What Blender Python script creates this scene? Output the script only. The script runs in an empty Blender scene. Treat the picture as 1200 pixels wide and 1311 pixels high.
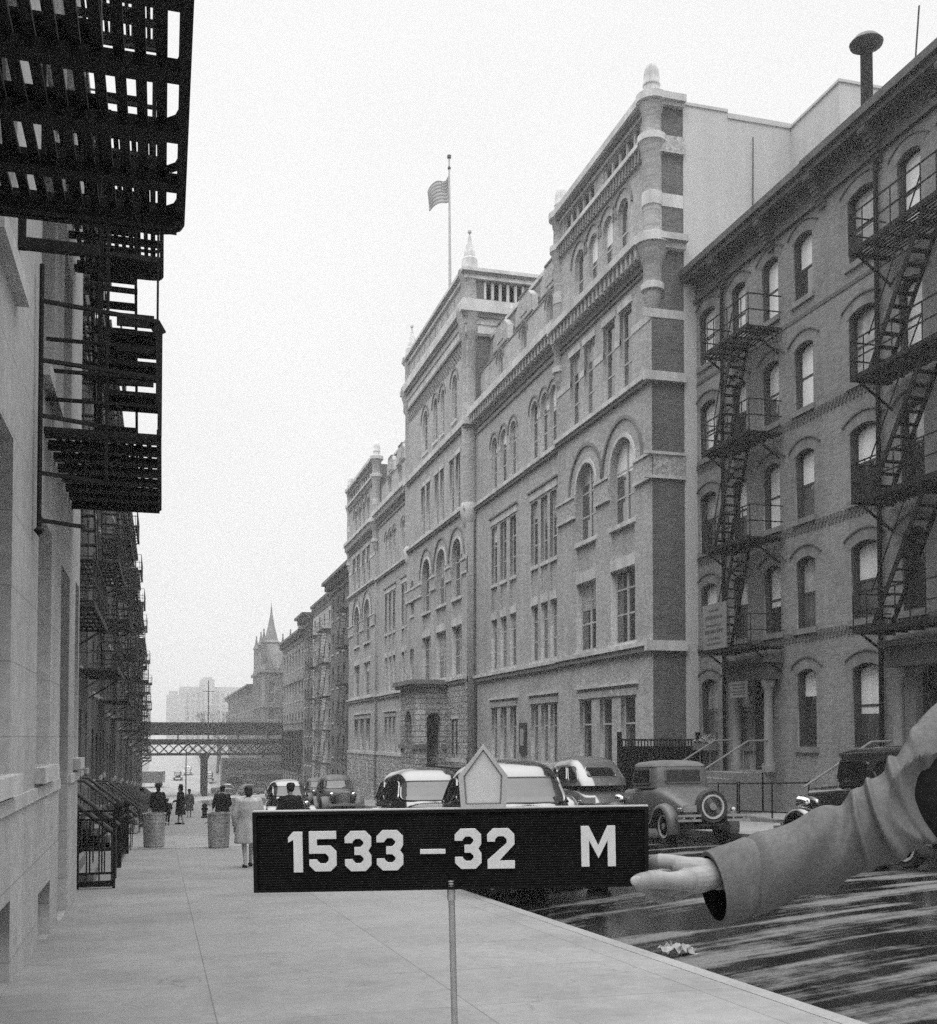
import bpy, math, random
from mathutils import Vector, Matrix
R = math.radians
rnd = random.Random(7)
scene = bpy.context.scene
col = scene.collection
# ---------------------------------------------------------------- camera frame (metres, eye at the origin)
FPX, CX, CY = 1400.0, 600.0, 900.0
PSI = math.atan(392 / 1400.0)
TH = math.atan(45 / 1400.0 * math.cos(PSI))
S, Cc = math.sin(PSI), math.cos(PSI)
ST, CT = math.sin(TH), math.cos(TH)
RIGHT = Vector((Cc, -S, 0)); FWD = Vector((S * CT, Cc * CT, ST)); UP = Vector((-S * ST, -Cc * ST, CT))
def A(px, py, d):
    """a point seen at (px, py) of the photograph, d metres along the viewing axis"""
    return RIGHT * ((px - CX) / FPX * d) + UP * ((CY - py) / FPX * d) + FWD * d
cam = bpy.data.cameras.new('camera')
cam.sensor_fit = 'HORIZONTAL'; cam.sensor_width = 36.0; cam.lens = FPX / 1200 * 36
cam.shift_y = (CY - 655.5) / 1200.0
cam.clip_start = 0.05; cam.clip_end = 6000
camo = bpy.data.objects.new('camera', cam); col.objects.link(camo)
camo.matrix_world = Matrix(((RIGHT.x, UP.x, -FWD.x, 0), (RIGHT.y, UP.y, -FWD.y, 0), (RIGHT.z, UP.z, -FWD.z, 0), (0, 0, 0, 1)))
scene.camera = camo

# ---------------------------------------------------------------- materials
def nd(nt, t, **k):
    n = nt.nodes.new(t)
    for a, b in k.items(): setattr(n, a, b)
    return n
def base_mat(name, rough=0.8, metal=0.0, spec=0.3):
    m = bpy.data.materials.new(name); m.use_nodes = True
    nt = m.node_tree; b = nt.nodes['Principled BSDF']
    b.inputs['Roughness'].default_value = rough; b.inputs['Metallic'].default_value = metal
    b.inputs['Specular IOR Level'].default_value = spec
    return m, nt, b
def grey(v): return (v, v, v, 1)
def mth(nt, op, a, b=None, c=None):
    n = nd(nt, 'ShaderNodeMath', operation=op)
    for i, q in enumerate((a, b, c)):
        if q is None: continue
        if isinstance(q, (int, float)): n.inputs[i].default_value = q
        else: nt.links.new(q, n.inputs[i])
    return n.outputs[0]
def noise(nt, vec, scale, detail=4, rough=0.6):
    n = nd(nt, 'ShaderNodeTexNoise'); n.inputs['Scale'].default_value = scale
    n.inputs['Detail'].default_value = detail; n.inputs['Roughness'].default_value = rough
    nt.links.new(vec, n.inputs['Vector']); return n.outputs['Fac']
def maprange(nt, v, a, b, c, d):
    n = nd(nt, 'ShaderNodeMapRange')
    nt.links.new(v, n.inputs[0])
    for i, q in enumerate((a, b, c, d)): n.inputs[i + 1].default_value = q
    return n.outputs[0]
def pos(nt): return nd(nt, 'ShaderNodeNewGeometry').outputs['Position']
def objc(nt): return nd(nt, 'ShaderNodeTexCoord').outputs['Object']
def bump(nt, b, h, strength, dist):
    n = nd(nt, 'ShaderNodeBump'); n.inputs['Strength'].default_value = strength; n.inputs['Distance'].default_value = dist
    nt.links.new(h, n.inputs['Height']); nt.links.new(n.outputs[0], b.inputs['Normal'])
def mottle(nt, p, fine, blot, var, bvar):
    """multiplier round 1: fine grain times broad weathering"""
    a = maprange(nt, noise(nt, p, fine, 3), 0.3, 0.7, 1 - var, 1 + var)
    c = maprange(nt, noise(nt, p, blot, 5, 0.65), 0.3, 0.7, 1 - bvar, 1 + bvar)
    return mth(nt, 'MULTIPLY', a, c)
def plain(name, v, rough=0.8, var=0.12, fine=14, blot=0.5, bvar=0.15, metal=0.0, spec=0.3, bmp=0.0, bd=0.01, local=False, bfine=None, streak=0.0):
    m, nt, b = base_mat(name, rough, metal, spec)
    p = objc(nt) if local else pos(nt)
    f = mottle(nt, p, fine, blot, var, bvar)
    if streak:
        mp = nd(nt, 'ShaderNodeMapping'); nt.links.new(p, mp.inputs[0]); mp.inputs['Scale'].default_value = (2.2, 2.2, 0.12)
        f = mth(nt, 'MULTIPLY', f, maprange(nt, noise(nt, mp.outputs[0], 1.0, 5), 0.35, 0.7, 1 + streak * .4, 1 - streak))
    cv = mth(nt, 'MULTIPLY', f, v)
    cb = nd(nt, 'ShaderNodeCombineColor')
    for i in range(3): nt.links.new(cv, cb.inputs[i])
    nt.links.new(cb.outputs[0], b.inputs['Base Color'])
    if bmp: bump(nt, b, noise(nt, p, bfine or fine, 4), bmp, bd)
    return m
def bricks(name, c1, c2, mort, bw=0.205, rh=0.07, ms=0.007, var=0.1, bvar=0.14, blot=0.5, rough=0.85, bs=0.4, bd=0.01, offset=0.5, plan=False, ph=(0, 0), streak=0.15, spec=0.25, rock=0.0):
    m, nt, b = base_mat(name, rough, 0, spec)
    p = pos(nt); sp = nd(nt, 'ShaderNodeSeparateXYZ'); nt.links.new(p, sp.inputs[0])
    cb = nd(nt, 'ShaderNodeCombineXYZ')
    if plan:
        nt.links.new(mth(nt, 'ADD', sp.outputs[0], -ph[0]), cb.inputs[0]); nt.links.new(mth(nt, 'ADD', sp.outputs[1], -ph[1]), cb.inputs[1])
    else:
        nt.links.new(mth(nt, 'ADD', sp.outputs[0], sp.outputs[1]), cb.inputs[0]); nt.links.new(sp.outputs[2], cb.inputs[1])
    t = nd(nt, 'ShaderNodeTexBrick'); t.offset = offset
    nt.links.new(cb.outputs[0], t.inputs['Vector'])
    t.inputs['Color1'].default_value = grey(c1); t.inputs['Color2'].default_value = grey(c2); t.inputs['Mortar'].default_value = grey(mort)
    t.inputs['Scale'].default_value = 1; t.inputs['Mortar Size'].default_value = ms; t.inputs['Mortar Smooth'].default_value = 0.2
    t.inputs['Brick Width'].default_value = bw; t.inputs['Row Height'].default_value = rh; t.inputs['Bias'].default_value = -0.1
    f = mottle(nt, p, 9, blot, var, bvar)
    if streak:
        mp = nd(nt, 'ShaderNodeMapping'); nt.links.new(p, mp.inputs[0]); mp.inputs['Scale'].default_value = (1.6, 1.6, 0.1)
        f = mth(nt, 'MULTIPLY', f, maprange(nt, noise(nt, mp.outputs[0], 1.0, 5), 0.35, 0.7, 1 + streak * .4, 1 - streak))
    mx = nd(nt, 'ShaderNodeMix', data_type='RGBA', blend_type='MULTIPLY'); mx.inputs[0].default_value = 1
    cc = nd(nt, 'ShaderNodeCombineColor')
    for i in range(3): nt.links.new(f, cc.inputs[i])
    nt.links.new(t.outputs['Color'], mx.inputs[6]); nt.links.new(cc.outputs[0], mx.inputs[7])
    nt.links.new(mx.outputs[2], b.inputs['Base Color'])
    if bs:
        h = mth(nt, 'SUBTRACT', 1, t.outputs['Fac'])
        if rock: h = mth(nt, 'ADD', h, mth(nt, 'MULTIPLY', noise(nt, p, 6, 5), rock))
        bump(nt, b, h, bs, bd)
    return m
MAT = {}
MAT['buff'] = bricks('buff_brick', .40, .28, .36, var=.14, bvar=.15, bs=.25, bd=.006)
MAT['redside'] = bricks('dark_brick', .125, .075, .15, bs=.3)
MAT['stone'] = plain('pale_stone', .50, .8, .10, 18, .7, .18, bmp=.2, streak=.3)
MAT['ashlar'] = bricks('smooth_ashlar', .40, .36, .31, bw=1.1, rh=.45, ms=.008, bs=.2, streak=.25)
MAT['rustic'] = bricks('rock_faced_stone', .42, .29, .22, bw=.7, rh=.30, ms=.025, bs=1.0, bd=.09, rock=2.2)
MAT['carved'] = plain('carved_stone', .34, .9, .35, 9, .8, .15, bmp=.9, bd=.06, bfine=5)
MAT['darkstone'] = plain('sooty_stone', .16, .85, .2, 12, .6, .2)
MAT['slate'] = bricks('roof_slate', .20, .15, .10, bw=.3, rh=.2, ms=.01, bs=.3)
MAT['redbrick'] = bricks('tenement_brick', .225, .16, .25, var=.12, bs=.35, bd=.008, bvar=.18)
MAT['hood'] = plain('lintel_stone', .185, .85, .1, 20, 1.2, .18, streak=.3)
MAT['brickband'] = plain('dogtooth_brick', .10, .9, .2, 12, 1, .2)
MAT['cornice'] = plain('painted_cornice', .075, .6, .2, 10, .8, .2, streak=.4)
MAT['white_wall'] = plain('whitewashed_brick', .44, .85, .05, 9, .25, .07, bmp=.1, streak=.08)
MAT['stucco'] = bricks('scored_stucco', .37, .34, .24, bw=1.5, rh=.62, ms=.006, var=.13, bvar=.2, bs=.25, streak=.12)
MAT['sill'] = plain('sill_stone', .42, .8, .1, 20, 1, .15, streak=.2)
MAT['iron'] = plain('black_iron', .013, .7, .3, 20, 2, .3, spec=.15)
MAT['greyiron'] = plain('weathered_iron', .045, .65, .3, 20, 2, .3)
MAT['oldbrick'] = bricks('sooty_brick', .085, .055, .10, bs=.3, bvar=.25)
MAT['oldbrick2'] = bricks('brown_brick', .15, .10, .14, bs=.3, bvar=.2)
MAT['palebrick'] = bricks('pale_brick', .42, .33, .36, bs=.2, bvar=.15)
MAT['wood'] = plain('painted_sash', .40, .6, .1, 20, 1, .15)
MAT['darkwood'] = plain('dark_painted_wood', .05, .55, .2, 12, 1, .2)
MAT['shade'] = plain('window_shade', .72, .25, .05, 6, .8, .1, spec=.8, streak=.1)
MAT['curtain'] = plain('net_curtain', .33, .2, .25, 8, 1.5, .25, spec=.8, streak=.55)
def glass(name, v, wav=.02, spec=1.0):
    m, nt, b = base_mat(name, .04, 0, spec)
    b.inputs['IOR'].default_value = 1.9
    p = pos(nt)
    f = mth(nt, 'MULTIPLY', mottle(nt, p, 1.5, .6, .35, .35), v)
    cb = nd(nt, 'ShaderNodeCombineColor')
    for i in range(3): nt.links.new(f, cb.inputs[i])
    nt.links.new(cb.outputs[0], b.inputs['Base Color'])
    mp = nd(nt, 'ShaderNodeMapping'); nt.links.new(p, mp.inputs[0]); mp.inputs['Scale'].default_value = (3, 3, .6)
    bump(nt, b, noise(nt, mp.outputs[0], 1.6, 2), wav * 10, .02)
    return m
MAT['glass'] = glass('old_window_glass', .03)
MAT['glass2'] = glass('dim_window_glass', .09)
MAT['carglass'] = glass('car_glass', .012, .003, .35)
MAT['screen'] = glass('windscreen_glass', .05, .003, .28)
MAT['carglass'].node_tree.nodes['Principled BSDF'].inputs['IOR'].default_value = 1.5
MAT['paint'] = plain('black_car_paint', .012, .16, .15, 6, 1, .2, spec=.6, local=True)
MAT['paint2'] = plain('grey_car_paint', .085, .28, .12, 6, 1, .2, spec=.5, local=True)
MAT['paint3'] = plain('dusty_car_paint', .085, .45, .15, 8, 1, .2, spec=.4, local=True)
MAT['paint4'] = plain('pale_car_paint', .30, .35, .12, 6, 1, .2, spec=.4, local=True)
MAT['canvas'] = plain('roof_canvas', .11, .8, .15, 14, 2, .2, local=True)
MAT['dull'] = plain('dull_chrome', .30, .35, .12, 8, 1, .15, metal=.7, local=True)
MAT['rimring'] = plain('pale_rim', .40, .5, .1, 12, 2, .1, local=True)
MAT['chrome'] = plain('chrome', .75, .15, .05, 6, 1, .05, metal=1.0, local=True)
MAT['tyre'] = plain('tyre_rubber', .03, .75, .25, 20, 3, .2, local=True)
MAT['rim'] = plain('painted_rim', .20, .5, .2, 12, 2, .2, local=True)
MAT['galv'] = plain('dented_galvanised_steel', .40, .5, .2, 8, 1.4, .25, metal=.3, bmp=.3, bd=.02, streak=.3)
MAT['letter'] = plain('white_letter_card', .46, .6, .04, 60, 6, .05)
MAT['felt'] = plain('black_felt', .010, .95, .35, 120, 12, .2, spec=.1)
MAT['frame_black'] = plain('board_edge', .010, .95, .2, 60, 5, .2, spec=.03)
MAT['plate'] = plain('dull_white_plate', .42, .5, .04, 50, 8, .06)
MAT['plate_rim'] = plain('plate_border', .32, .5, .05, 50, 8, .06)
MAT['steel'] = plain('steel_rod', .35, .35, .1, 60, 8, .1, metal=.6)
MAT['skin'] = plain('skin', .21, .55, .12, 60, 11, .14, bmp=.22, bd=.002, bfine=260)
MAT['farskin'] = plain('skin_far', .34, .6, .05, 12, 2, .05)
MAT['coat'] = plain('wool_overcoat', .115, .95, .16, 110, 7, .10, spec=.1, bmp=.5, bd=.003, bfine=420)
MAT['lining_and_shade'] = plain('dark_lining_and_shade', .012, .9, .2, 60, 6, .2, spec=.1)  # cuff interior; also paints the shade at the upper arm
MAT['suit'] = plain('dark_wool', .02, .95, .2, 60, 6, .2, spec=.1)
MAT['darkcoat'] = plain('black_coat', .018, .9, .2, 12, 2, .2, spec=.1)
MAT['greycoat'] = plain('grey_coat', .09, .9, .2, 12, 2, .2, spec=.1)
MAT['palecoat'] = plain('pale_coat', .40, .9, .1, 12, 2, .12, spec=.1)
MAT['hair'] = plain('dark_hair', .02, .7, .2, 60, 6, .2)
MAT['paper'] = plain('paper', .27, .8, .05, 20, 3, .06)
MAT['board'] = plain('weathered_board', .17, .8, .1, 16, 2, .15)
MAT['ink'] = plain('faded_ink', .05, .8, .1, 16, 2, .1)
MAT['granite'] = plain('granite_kerb', .24, .8, .15, 30, .8, .15, bmp=.2)
MAT['bark'] = plain('bark', .09, .9, .2, 8, 1, .2)
MAT['flagcloth'] = plain('flag_cloth', .30, .9, .05, 8, 1, .05)
MAT['flagdark'] = plain('flag_stripe', .22, .9, .05, 8, 1, .05)
MAT['flagwhite'] = plain('flag_star', .42, .9, .05, 8, 1, .05)
MAT['earth'] = plain('open_ground', .20, .95, .15, .6, .05, .2)
MAT['farstone'] = plain('far_masonry', .38, .9, .08, 1, .06, .1)
MAT['hedge'] = plain('pot_plant', .35, .9, .3, 14, 2, .2)

def concrete(name, v, ph=(.38, 0), w=1.82, h=1.55):
    m = bricks(name, v * 1.05, v * .95, v * .62, bw=w, rh=h, ms=.006, var=.09, bvar=.09, blot=.8, rough=.75, bs=.15, bd=.004, offset=0, plan=True, ph=ph, streak=0, spec=.3)
    nt = m.node_tree; b = nt.nodes['Principled BSDF']; p = pos(nt); src = b.inputs['Base Color'].links[0].from_socket
    vo = nd(nt, 'ShaderNodeTexVoronoi'); vo.inputs['Scale'].default_value = 2.3; nt.links.new(p, vo.inputs['Vector'])
    spots = maprange(nt, vo.outputs['Distance'], .035, .06, .62, 1)            # trodden gum and oil
    ve = nd(nt, 'ShaderNodeTexVoronoi', feature='DISTANCE_TO_EDGE'); ve.inputs['Scale'].default_value = .42
    wv_ = nd(nt, 'ShaderNodeVectorMath', operation='ADD'); nz_ = nd(nt, 'ShaderNodeTexNoise'); nz_.inputs['Scale'].default_value = 1.7; nt.links.new(p, nz_.inputs['Vector'])
    nt.links.new(p, wv_.inputs[0]); nt.links.new(nz_.outputs['Color'], wv_.inputs[1]); nt.links.new(wv_.outputs[0], ve.inputs['Vector'])
    cr = maprange(nt, ve.outputs['Distance'], .0, .005, .74, 1)                # hair cracks, only here and there
    gate = maprange(nt, noise(nt, p, .35, 2), .48, .52, 0, 1)
    cr = mth(nt, 'SUBTRACT', 1, mth(nt, 'MULTIPLY', gate, mth(nt, 'SUBTRACT', 1, cr)))
    st_ = maprange(nt, noise(nt, p, .55, 7, .7), .36, .52, .80, 1)             # damp and dirt patches
    f = mth(nt, 'MULTIPLY', mth(nt, 'MULTIPLY', spots, cr), st_)
    cc = nd(nt, 'ShaderNodeCombineColor'); mx = nd(nt, 'ShaderNodeMix', data_type='RGBA', blend_type='MULTIPLY'); mx.inputs[0].default_value = 1
    for i in range(3): nt.links.new(f, cc.inputs[i])
    nt.links.new(src, mx.inputs[6]); nt.links.new(cc.outputs[0], mx.inputs[7]); nt.links.new(mx.outputs[2], b.inputs['Base Color'])
    return m
MAT['walk'] = concrete('concrete_pavement', .225)
MAT['walk2'] = concrete('pale_flagstone', .27, w=2.4, h=2.1)
def asphalt():
    m, nt, b = base_mat('wet_asphalt', .6, 0, .5)
    p = pos(nt)
    mp = nd(nt, 'ShaderNodeMapping'); nt.links.new(p, mp.inputs[0])
    mp.inputs['Rotation'].default_value = (0, 0, R(22)); mp.inputs['Scale'].default_value = (.20, 1.9, 1)
    n1 = noise(nt, mp.outputs[0], 1.0, 8, .62)
    n2 = noise(nt, p, 1.1, 5, .7)
    k = mth(nt, 'ADD', mth(nt, 'MULTIPLY', n1, .72), mth(nt, 'MULTIPLY', n2, .28))
    dry = maprange(nt, k, .495, .575, 0, 1)
    dry.node.clamp = True
    gr = maprange(nt, noise(nt, p, 38, 5, .75), .3, .7, .45, 1.55)
    cv = mth(nt, 'MULTIPLY', gr, mth(nt, 'ADD', .006, mth(nt, 'MULTIPLY', dry, .115)))
    cb = nd(nt, 'ShaderNodeCombineColor')
    for i in range(3): nt.links.new(cv, cb.inputs[i])
    nt.links.new(cb.outputs[0], b.inputs['Base Color'])
    nt.links.new(mth(nt, 'ADD', .16, mth(nt, 'MULTIPLY', dry, .55)), b.inputs['Roughness'])
    nt.links.new(mth(nt, 'SUBTRACT', .22, mth(nt, 'MULTIPLY', dry, .1)), b.inputs['Specular IOR Level'])
    h = mth(nt, 'MULTIPLY', noise(nt, p, 60, 3), mth(nt, 'ADD', .15, dry))
    bump(nt, b, h, .25, .01)
    return m
MAT['road'] = asphalt()
MAT['nail'] = plain('finger_nail', .30, .35, .03, 60, 9, .05)
for k_ in ('paint', 'paint2', 'paint4'):
    b_ = MAT[k_].node_tree.nodes['Principled BSDF']; b_.inputs['Coat Weight'].default_value = 1; b_.inputs['Coat Roughness'].default_value = .07; b_.inputs['Coat IOR'].default_value = 1.8
def mt(m): return MAT[m] if isinstance(m, str) else m

# ---------------------------------------------------------------- mesh helpers
def wl(o):
    v = Vector((0, 0, 0))
    while o is not None: v += o.location; o = o.parent
    return v
ONE_PIECE = {'lettering', 'scroll', 'star', 'bars', 'plant', 'crown', 'dark_stripe', 'light_stripe', 'grid_front', 'girder', 'ashes', 'platform', 'canton', 'ladder', 'body', 'coat', 'stair', 'railing', 'rim', 'roof', 'grille', 'overcoat', 'haze', 'newspaper', 'window', 'thumbnail', 'felt_panel', 'platform_screen'}
class MB:
    def __init__(s): s.v = []; s.f = []
    def add(s, vs, fs):
        n = len(s.v); s.v += [tuple(q) for q in vs]; s.f += [tuple(i + n for i in q) for q in fs]; return s
    def box(s, x0, x1, y0, y1, z0, z1):
        if x0 > x1: x0, x1 = x1, x0
        if y0 > y1: y0, y1 = y1, y0
        if z0 > z1: z0, z1 = z1, z0
        return s.add([(x0, y0, z0), (x1, y0, z0), (x1, y1, z0), (x0, y1, z0), (x0, y0, z1), (x1, y0, z1), (x1, y1, z1), (x0, y1, z1)],
                     [(0, 3, 2, 1), (4, 5, 6, 7), (0, 1, 5, 4), (1, 2, 6, 5), (2, 3, 7, 6), (3, 0, 4, 7)])
    def bar(s, p, q, w, h=None, up=(0, 0, 1)):
        h = w if h is None else h
        p, q = Vector(p), Vector(q); d = (q - p)
        if d.length < 1e-6: return s
        d.normalize(); u = Vector(up)
        if abs(d.dot(u)) > .98: u = Vector((1, 0, 0))
        a = d.cross(u).normalized() * (w / 2); b = a.cross(d).normalized() * (h / 2)
        vs = [r + i * a + j * b for r in (p, q) for i, j in ((-1, -1), (1, -1), (1, 1), (-1, 1))]
        return s.add(vs, [(0, 1, 2, 3), (7, 6, 5, 4), (0, 4, 5, 1), (1, 5, 6, 2), (2, 6, 7, 3), (3, 7, 4, 0)])
    def tube(s, pts, r, n=8, caps=True):
        pts = [Vector(p) for p in pts]; rs = r if isinstance(r, (list, tuple)) else [r] * len(pts)
        rings = []; prev = None
        for i, p in enumerate(pts):
            d = (pts[min(i + 1, len(pts) - 1)] - pts[max(i - 1, 0)]).normalized()
            if prev is None:
                u = Vector((0, 0, 1)) if abs(d.z) < .9 else Vector((1, 0, 0)); a = d.cross(u).normalized()
            else: a = (prev - d * prev.dot(d)).normalized()
            prev = a; b = d.cross(a)
            rings.append([p + (a * math.cos(t * 2 * math.pi / n) + b * math.sin(t * 2 * math.pi / n)) * rs[i] for t in range(n)])
        return s.loft(rings, caps)
    def loft(s, rings, caps=True):
        n = len(rings[0]); vs = [p for r in rings for p in r]; fs = []
        for i in range(len(rings) - 1):
            for j in range(n):
                k = (j + 1) % n; fs.append((i * n + j, i * n + k, (i + 1) * n + k, (i + 1) * n + j))
        if caps: fs.append(tuple(range(n))[::-1]); fs.append(tuple((len(rings) - 1) * n + j for j in range(n)))
        return s.add(vs, fs)
    def lathe(s, c, prof, n=16, axis='z', caps=True):
        rings = []
        for r, h in prof:
            ring = []
            for t in range(n):
                a = t * 2 * math.pi / n; x, y = r * math.cos(a), r * math.sin(a)
                ring.append((c[0] + x, c[1] + y, c[2] + h) if axis == 'z' else ((c[0] + h, c[1] + x, c[2] + y) if axis == 'x' else (c[0] + x, c[1] + h, c[2] + y)))
            rings.append(ring)
        return s.loft(rings, caps)
    def prism(s, poly, fn, w0, w1):
        n = len(poly)
        vs = [fn(u, v, w0) for u, v in poly] + [fn(u, v, w1) for u, v in poly]
        fs = [tuple(range(n)), tuple(range(2 * n - 1, n - 1, -1))] + [(i, i + n, (i + 1) % n + n, (i + 1) % n) for i in range(n)]
        return s.add(vs, fs)
    def ring(s, po, pi, fn, w0, w1):
        """frame between two outlines of equal count"""
        n = len(po)
        vs = [fn(u, v, w) for w in (w0, w1) for u, v in po] + [fn(u, v, w) for w in (w0, w1) for u, v in pi]
        fs = []
        for i in range(n):
            k = (i + 1) % n
            fs += [(i, k, 2 * n + k, 2 * n + i), (n + i, 3 * n + i, 3 * n + k, n + k), (i, n + i, n + k, k), (2 * n + i, 2 * n + k, 3 * n + k, 3 * n + i)]
        return s.add(vs, fs)
    def build(s, name, mat, parent=None, smooth=False, local=False, bevel=0.0):
        me = bpy.data.meshes.new(name)
        o0 = Vector((0, 0, 0)) if (local or parent is None) else wl(parent)
        if name not in ONE_PIECE:
            cl = s.clusters()
            if 1 < len(cl) <= 100:
                out = []
                for vi, fi in cl:
                    mp = {v: k for k, v in enumerate(vi)}; m2 = bpy.data.meshes.new(name)
                    m2.from_pydata([(s.v[v][0] - o0.x, s.v[v][1] - o0.y, s.v[v][2] - o0.z) for v in vi], [], [tuple(mp[v] for v in s.f[f]) for f in fi]); m2.update()
                    out.append(link(name, m2, mat, parent, smooth, bevel))
                return out[0]
        me.from_pydata([(v[0] - o0.x, v[1] - o0.y, v[2] - o0.z) for v in s.v], [], s.f); me.update()
        return link(name, me, mat, parent, smooth, bevel)
    def clusters(s, gap=.06):
        """pieces that touch belong together; each group of touching pieces becomes a part of its own"""
        par = list(range(len(s.v)))
        def find(a):
            while par[a] != a: par[a] = par[par[a]]; a = par[a]
            return a
        for f in s.f:
            r = find(f[0])
            for q in f[1:]: par[find(q)] = r
        isl = {}
        for i in range(len(s.v)): isl.setdefault(find(i), []).append(i)
        il = list(isl.values())
        if len(il) == 1 or len(il) > 2500: return [None]
        bb = [[f(s.v[i][k] for i in l) for f in (min, max) for k in range(3)] for l in il]
        order = sorted(range(len(il)), key=lambda i: bb[i][1]); p2 = list(range(len(il)))
        def fd(a):
            while p2[a] != a: p2[a] = p2[p2[a]]; a = p2[a]
            return a
        for a_ in range(len(order)):
            i = order[a_]; A_ = bb[i]
            for b_ in range(a_ + 1, len(order)):
                j = order[b_]; B_ = bb[j]
                if B_[1] > A_[4] + gap: break
                if B_[0] <= A_[3] + gap and A_[0] <= B_[3] + gap and B_[2] <= A_[5] + gap and A_[2] <= B_[5] + gap: p2[fd(i)] = fd(j)
        g = {}
        for i, l in enumerate(il): g.setdefault(fd(i), []).extend(l)
        if len(g) == 1: return [None]
        own = {}; out = []
        for k, l in enumerate(g.values()):
            out.append((l, []))
            for v in l: own[v] = k
        for fi, f in enumerate(s.f): out[own[f[0]]][1].append(fi)
        return out
def fix_normals(me):
    import bmesh
    bm = bmesh.new(); bm.from_mesh(me); bmesh.ops.recalc_face_normals(bm, faces=bm.faces); bm.to_mesh(me); bm.free()
def link(name, me, mat, parent=None, smooth=False, bevel=0.0):
    fix_normals(me)
    me.materials.append(mt(mat))
    if smooth:
        me.shade_smooth(); me.set_sharp_from_angle(angle=R(40))
    o = bpy.data.objects.new(name, me); col.objects.link(o)
    if parent is not None: o.parent = parent
    if bevel:
        b = o.modifiers.new('edge', 'BEVEL'); b.width = bevel; b.segments = 2; b.limit_method = 'ANGLE'
    return o
def tag(o, label=None, cat=None, group=None, kind=None):
    if label: o['label'] = label
    if cat: o['category'] = cat
    if group: o['group'] = group
    if kind: o['kind'] = kind
    return o
def thing(name, label, cat, loc=(0, 0, 0), rz=0, group=None):
    o = bpy.data.objects.new(name, None); col.objects.link(o); o.location = loc; o.rotation_euler = (0, 0, rz)
    o.empty_display_size = .2
    return tag(o, label, cat, group)
def copy_tree(o, parent=None):
    c = o.copy(); col.objects.link(c); c.parent = parent
    for ch in list(o.children): copy_tree(ch, c)
    return c
def struct(mb, name, mat, smooth=False): return tag(mb.build(name, mat, None, smooth), kind='structure')
# outlines (u across, v up)
def rect(u0, u1, v0, v1): return [(u0, v0), (u1, v0), (u1, v1), (u0, v1)]
def arch(u0, u1, v0, vs, n=10):
    r = (u1 - u0) / 2; c = (u0 + u1) / 2
    return [(u0, v0), (u1, v0)] + [(c + r * math.cos(math.pi * i / n), vs + r * math.sin(math.pi * i / n)) for i in range(n + 1)]
def segm(u0, u1, v0, v1, rise=.16, n=6):
    c = (u0 + u1) / 2; hw = (u1 - u0) / 2; r = (hw * hw + rise * rise) / (2 * rise); a = math.asin(hw / r)
    return [(u0, v0), (u1, v0)] + [(c + r * math.sin(a - 2 * a * i / n), v1 - r + r * math.cos(a - 2 * a * i / n)) for i in range(n + 1)]
def inset(poly, t):
    us = [p[0] for p in poly]; vs = [p[1] for p in poly]
    cu, cv = (min(us) + max(us)) / 2, (min(vs) + max(vs)) / 2; hu, hv = (max(us) - min(us)) / 2, (max(vs) - min(vs)) / 2
    return [(cu + (u - cu) * (hu - t) / hu, cv + (v - cv) * (hv - t) / hv) for u, v in poly]
def fX(u, v, w): return (w, u, v)     # a facade along the street: u = Y, w = X
def fY(u, v, w): return (u, w, v)     # a wall across the street: u = X, w = Y
def panel(name, mat, parent, outer, holes, fn, w0, w1):
    """a wall slab with real openings"""
    cu = bpy.data.curves.new(name, 'CURVE'); cu.dimensions = '2D'; cu.fill_mode = 'BOTH'; cu.extrude = .5
    for poly in [outer] + holes:
        sp = cu.splines.new('POLY'); sp.points.add(len(poly) - 1)
        for p, q in zip(sp.points, poly): p.co = (q[0], q[1], 0, 1)
        sp.use_cyclic_u = True
    o = bpy.data.objects.new(name, cu); col.objects.link(o)
    dg = bpy.context.evaluated_depsgraph_get(); me = bpy.data.meshes.new_from_object(o.evaluated_get(dg))
    bpy.data.objects.remove(o); bpy.data.curves.remove(cu)
    off = wl(parent) if parent else Vector((0, 0, 0))
    for v in me.vertices: v.co = Vector(fn(v.co.x, v.co.y, w0 + (v.co.z + .5) * (w1 - w0))) - off
    me.materials.clear()
    return link(name, me, mat, parent)
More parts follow.
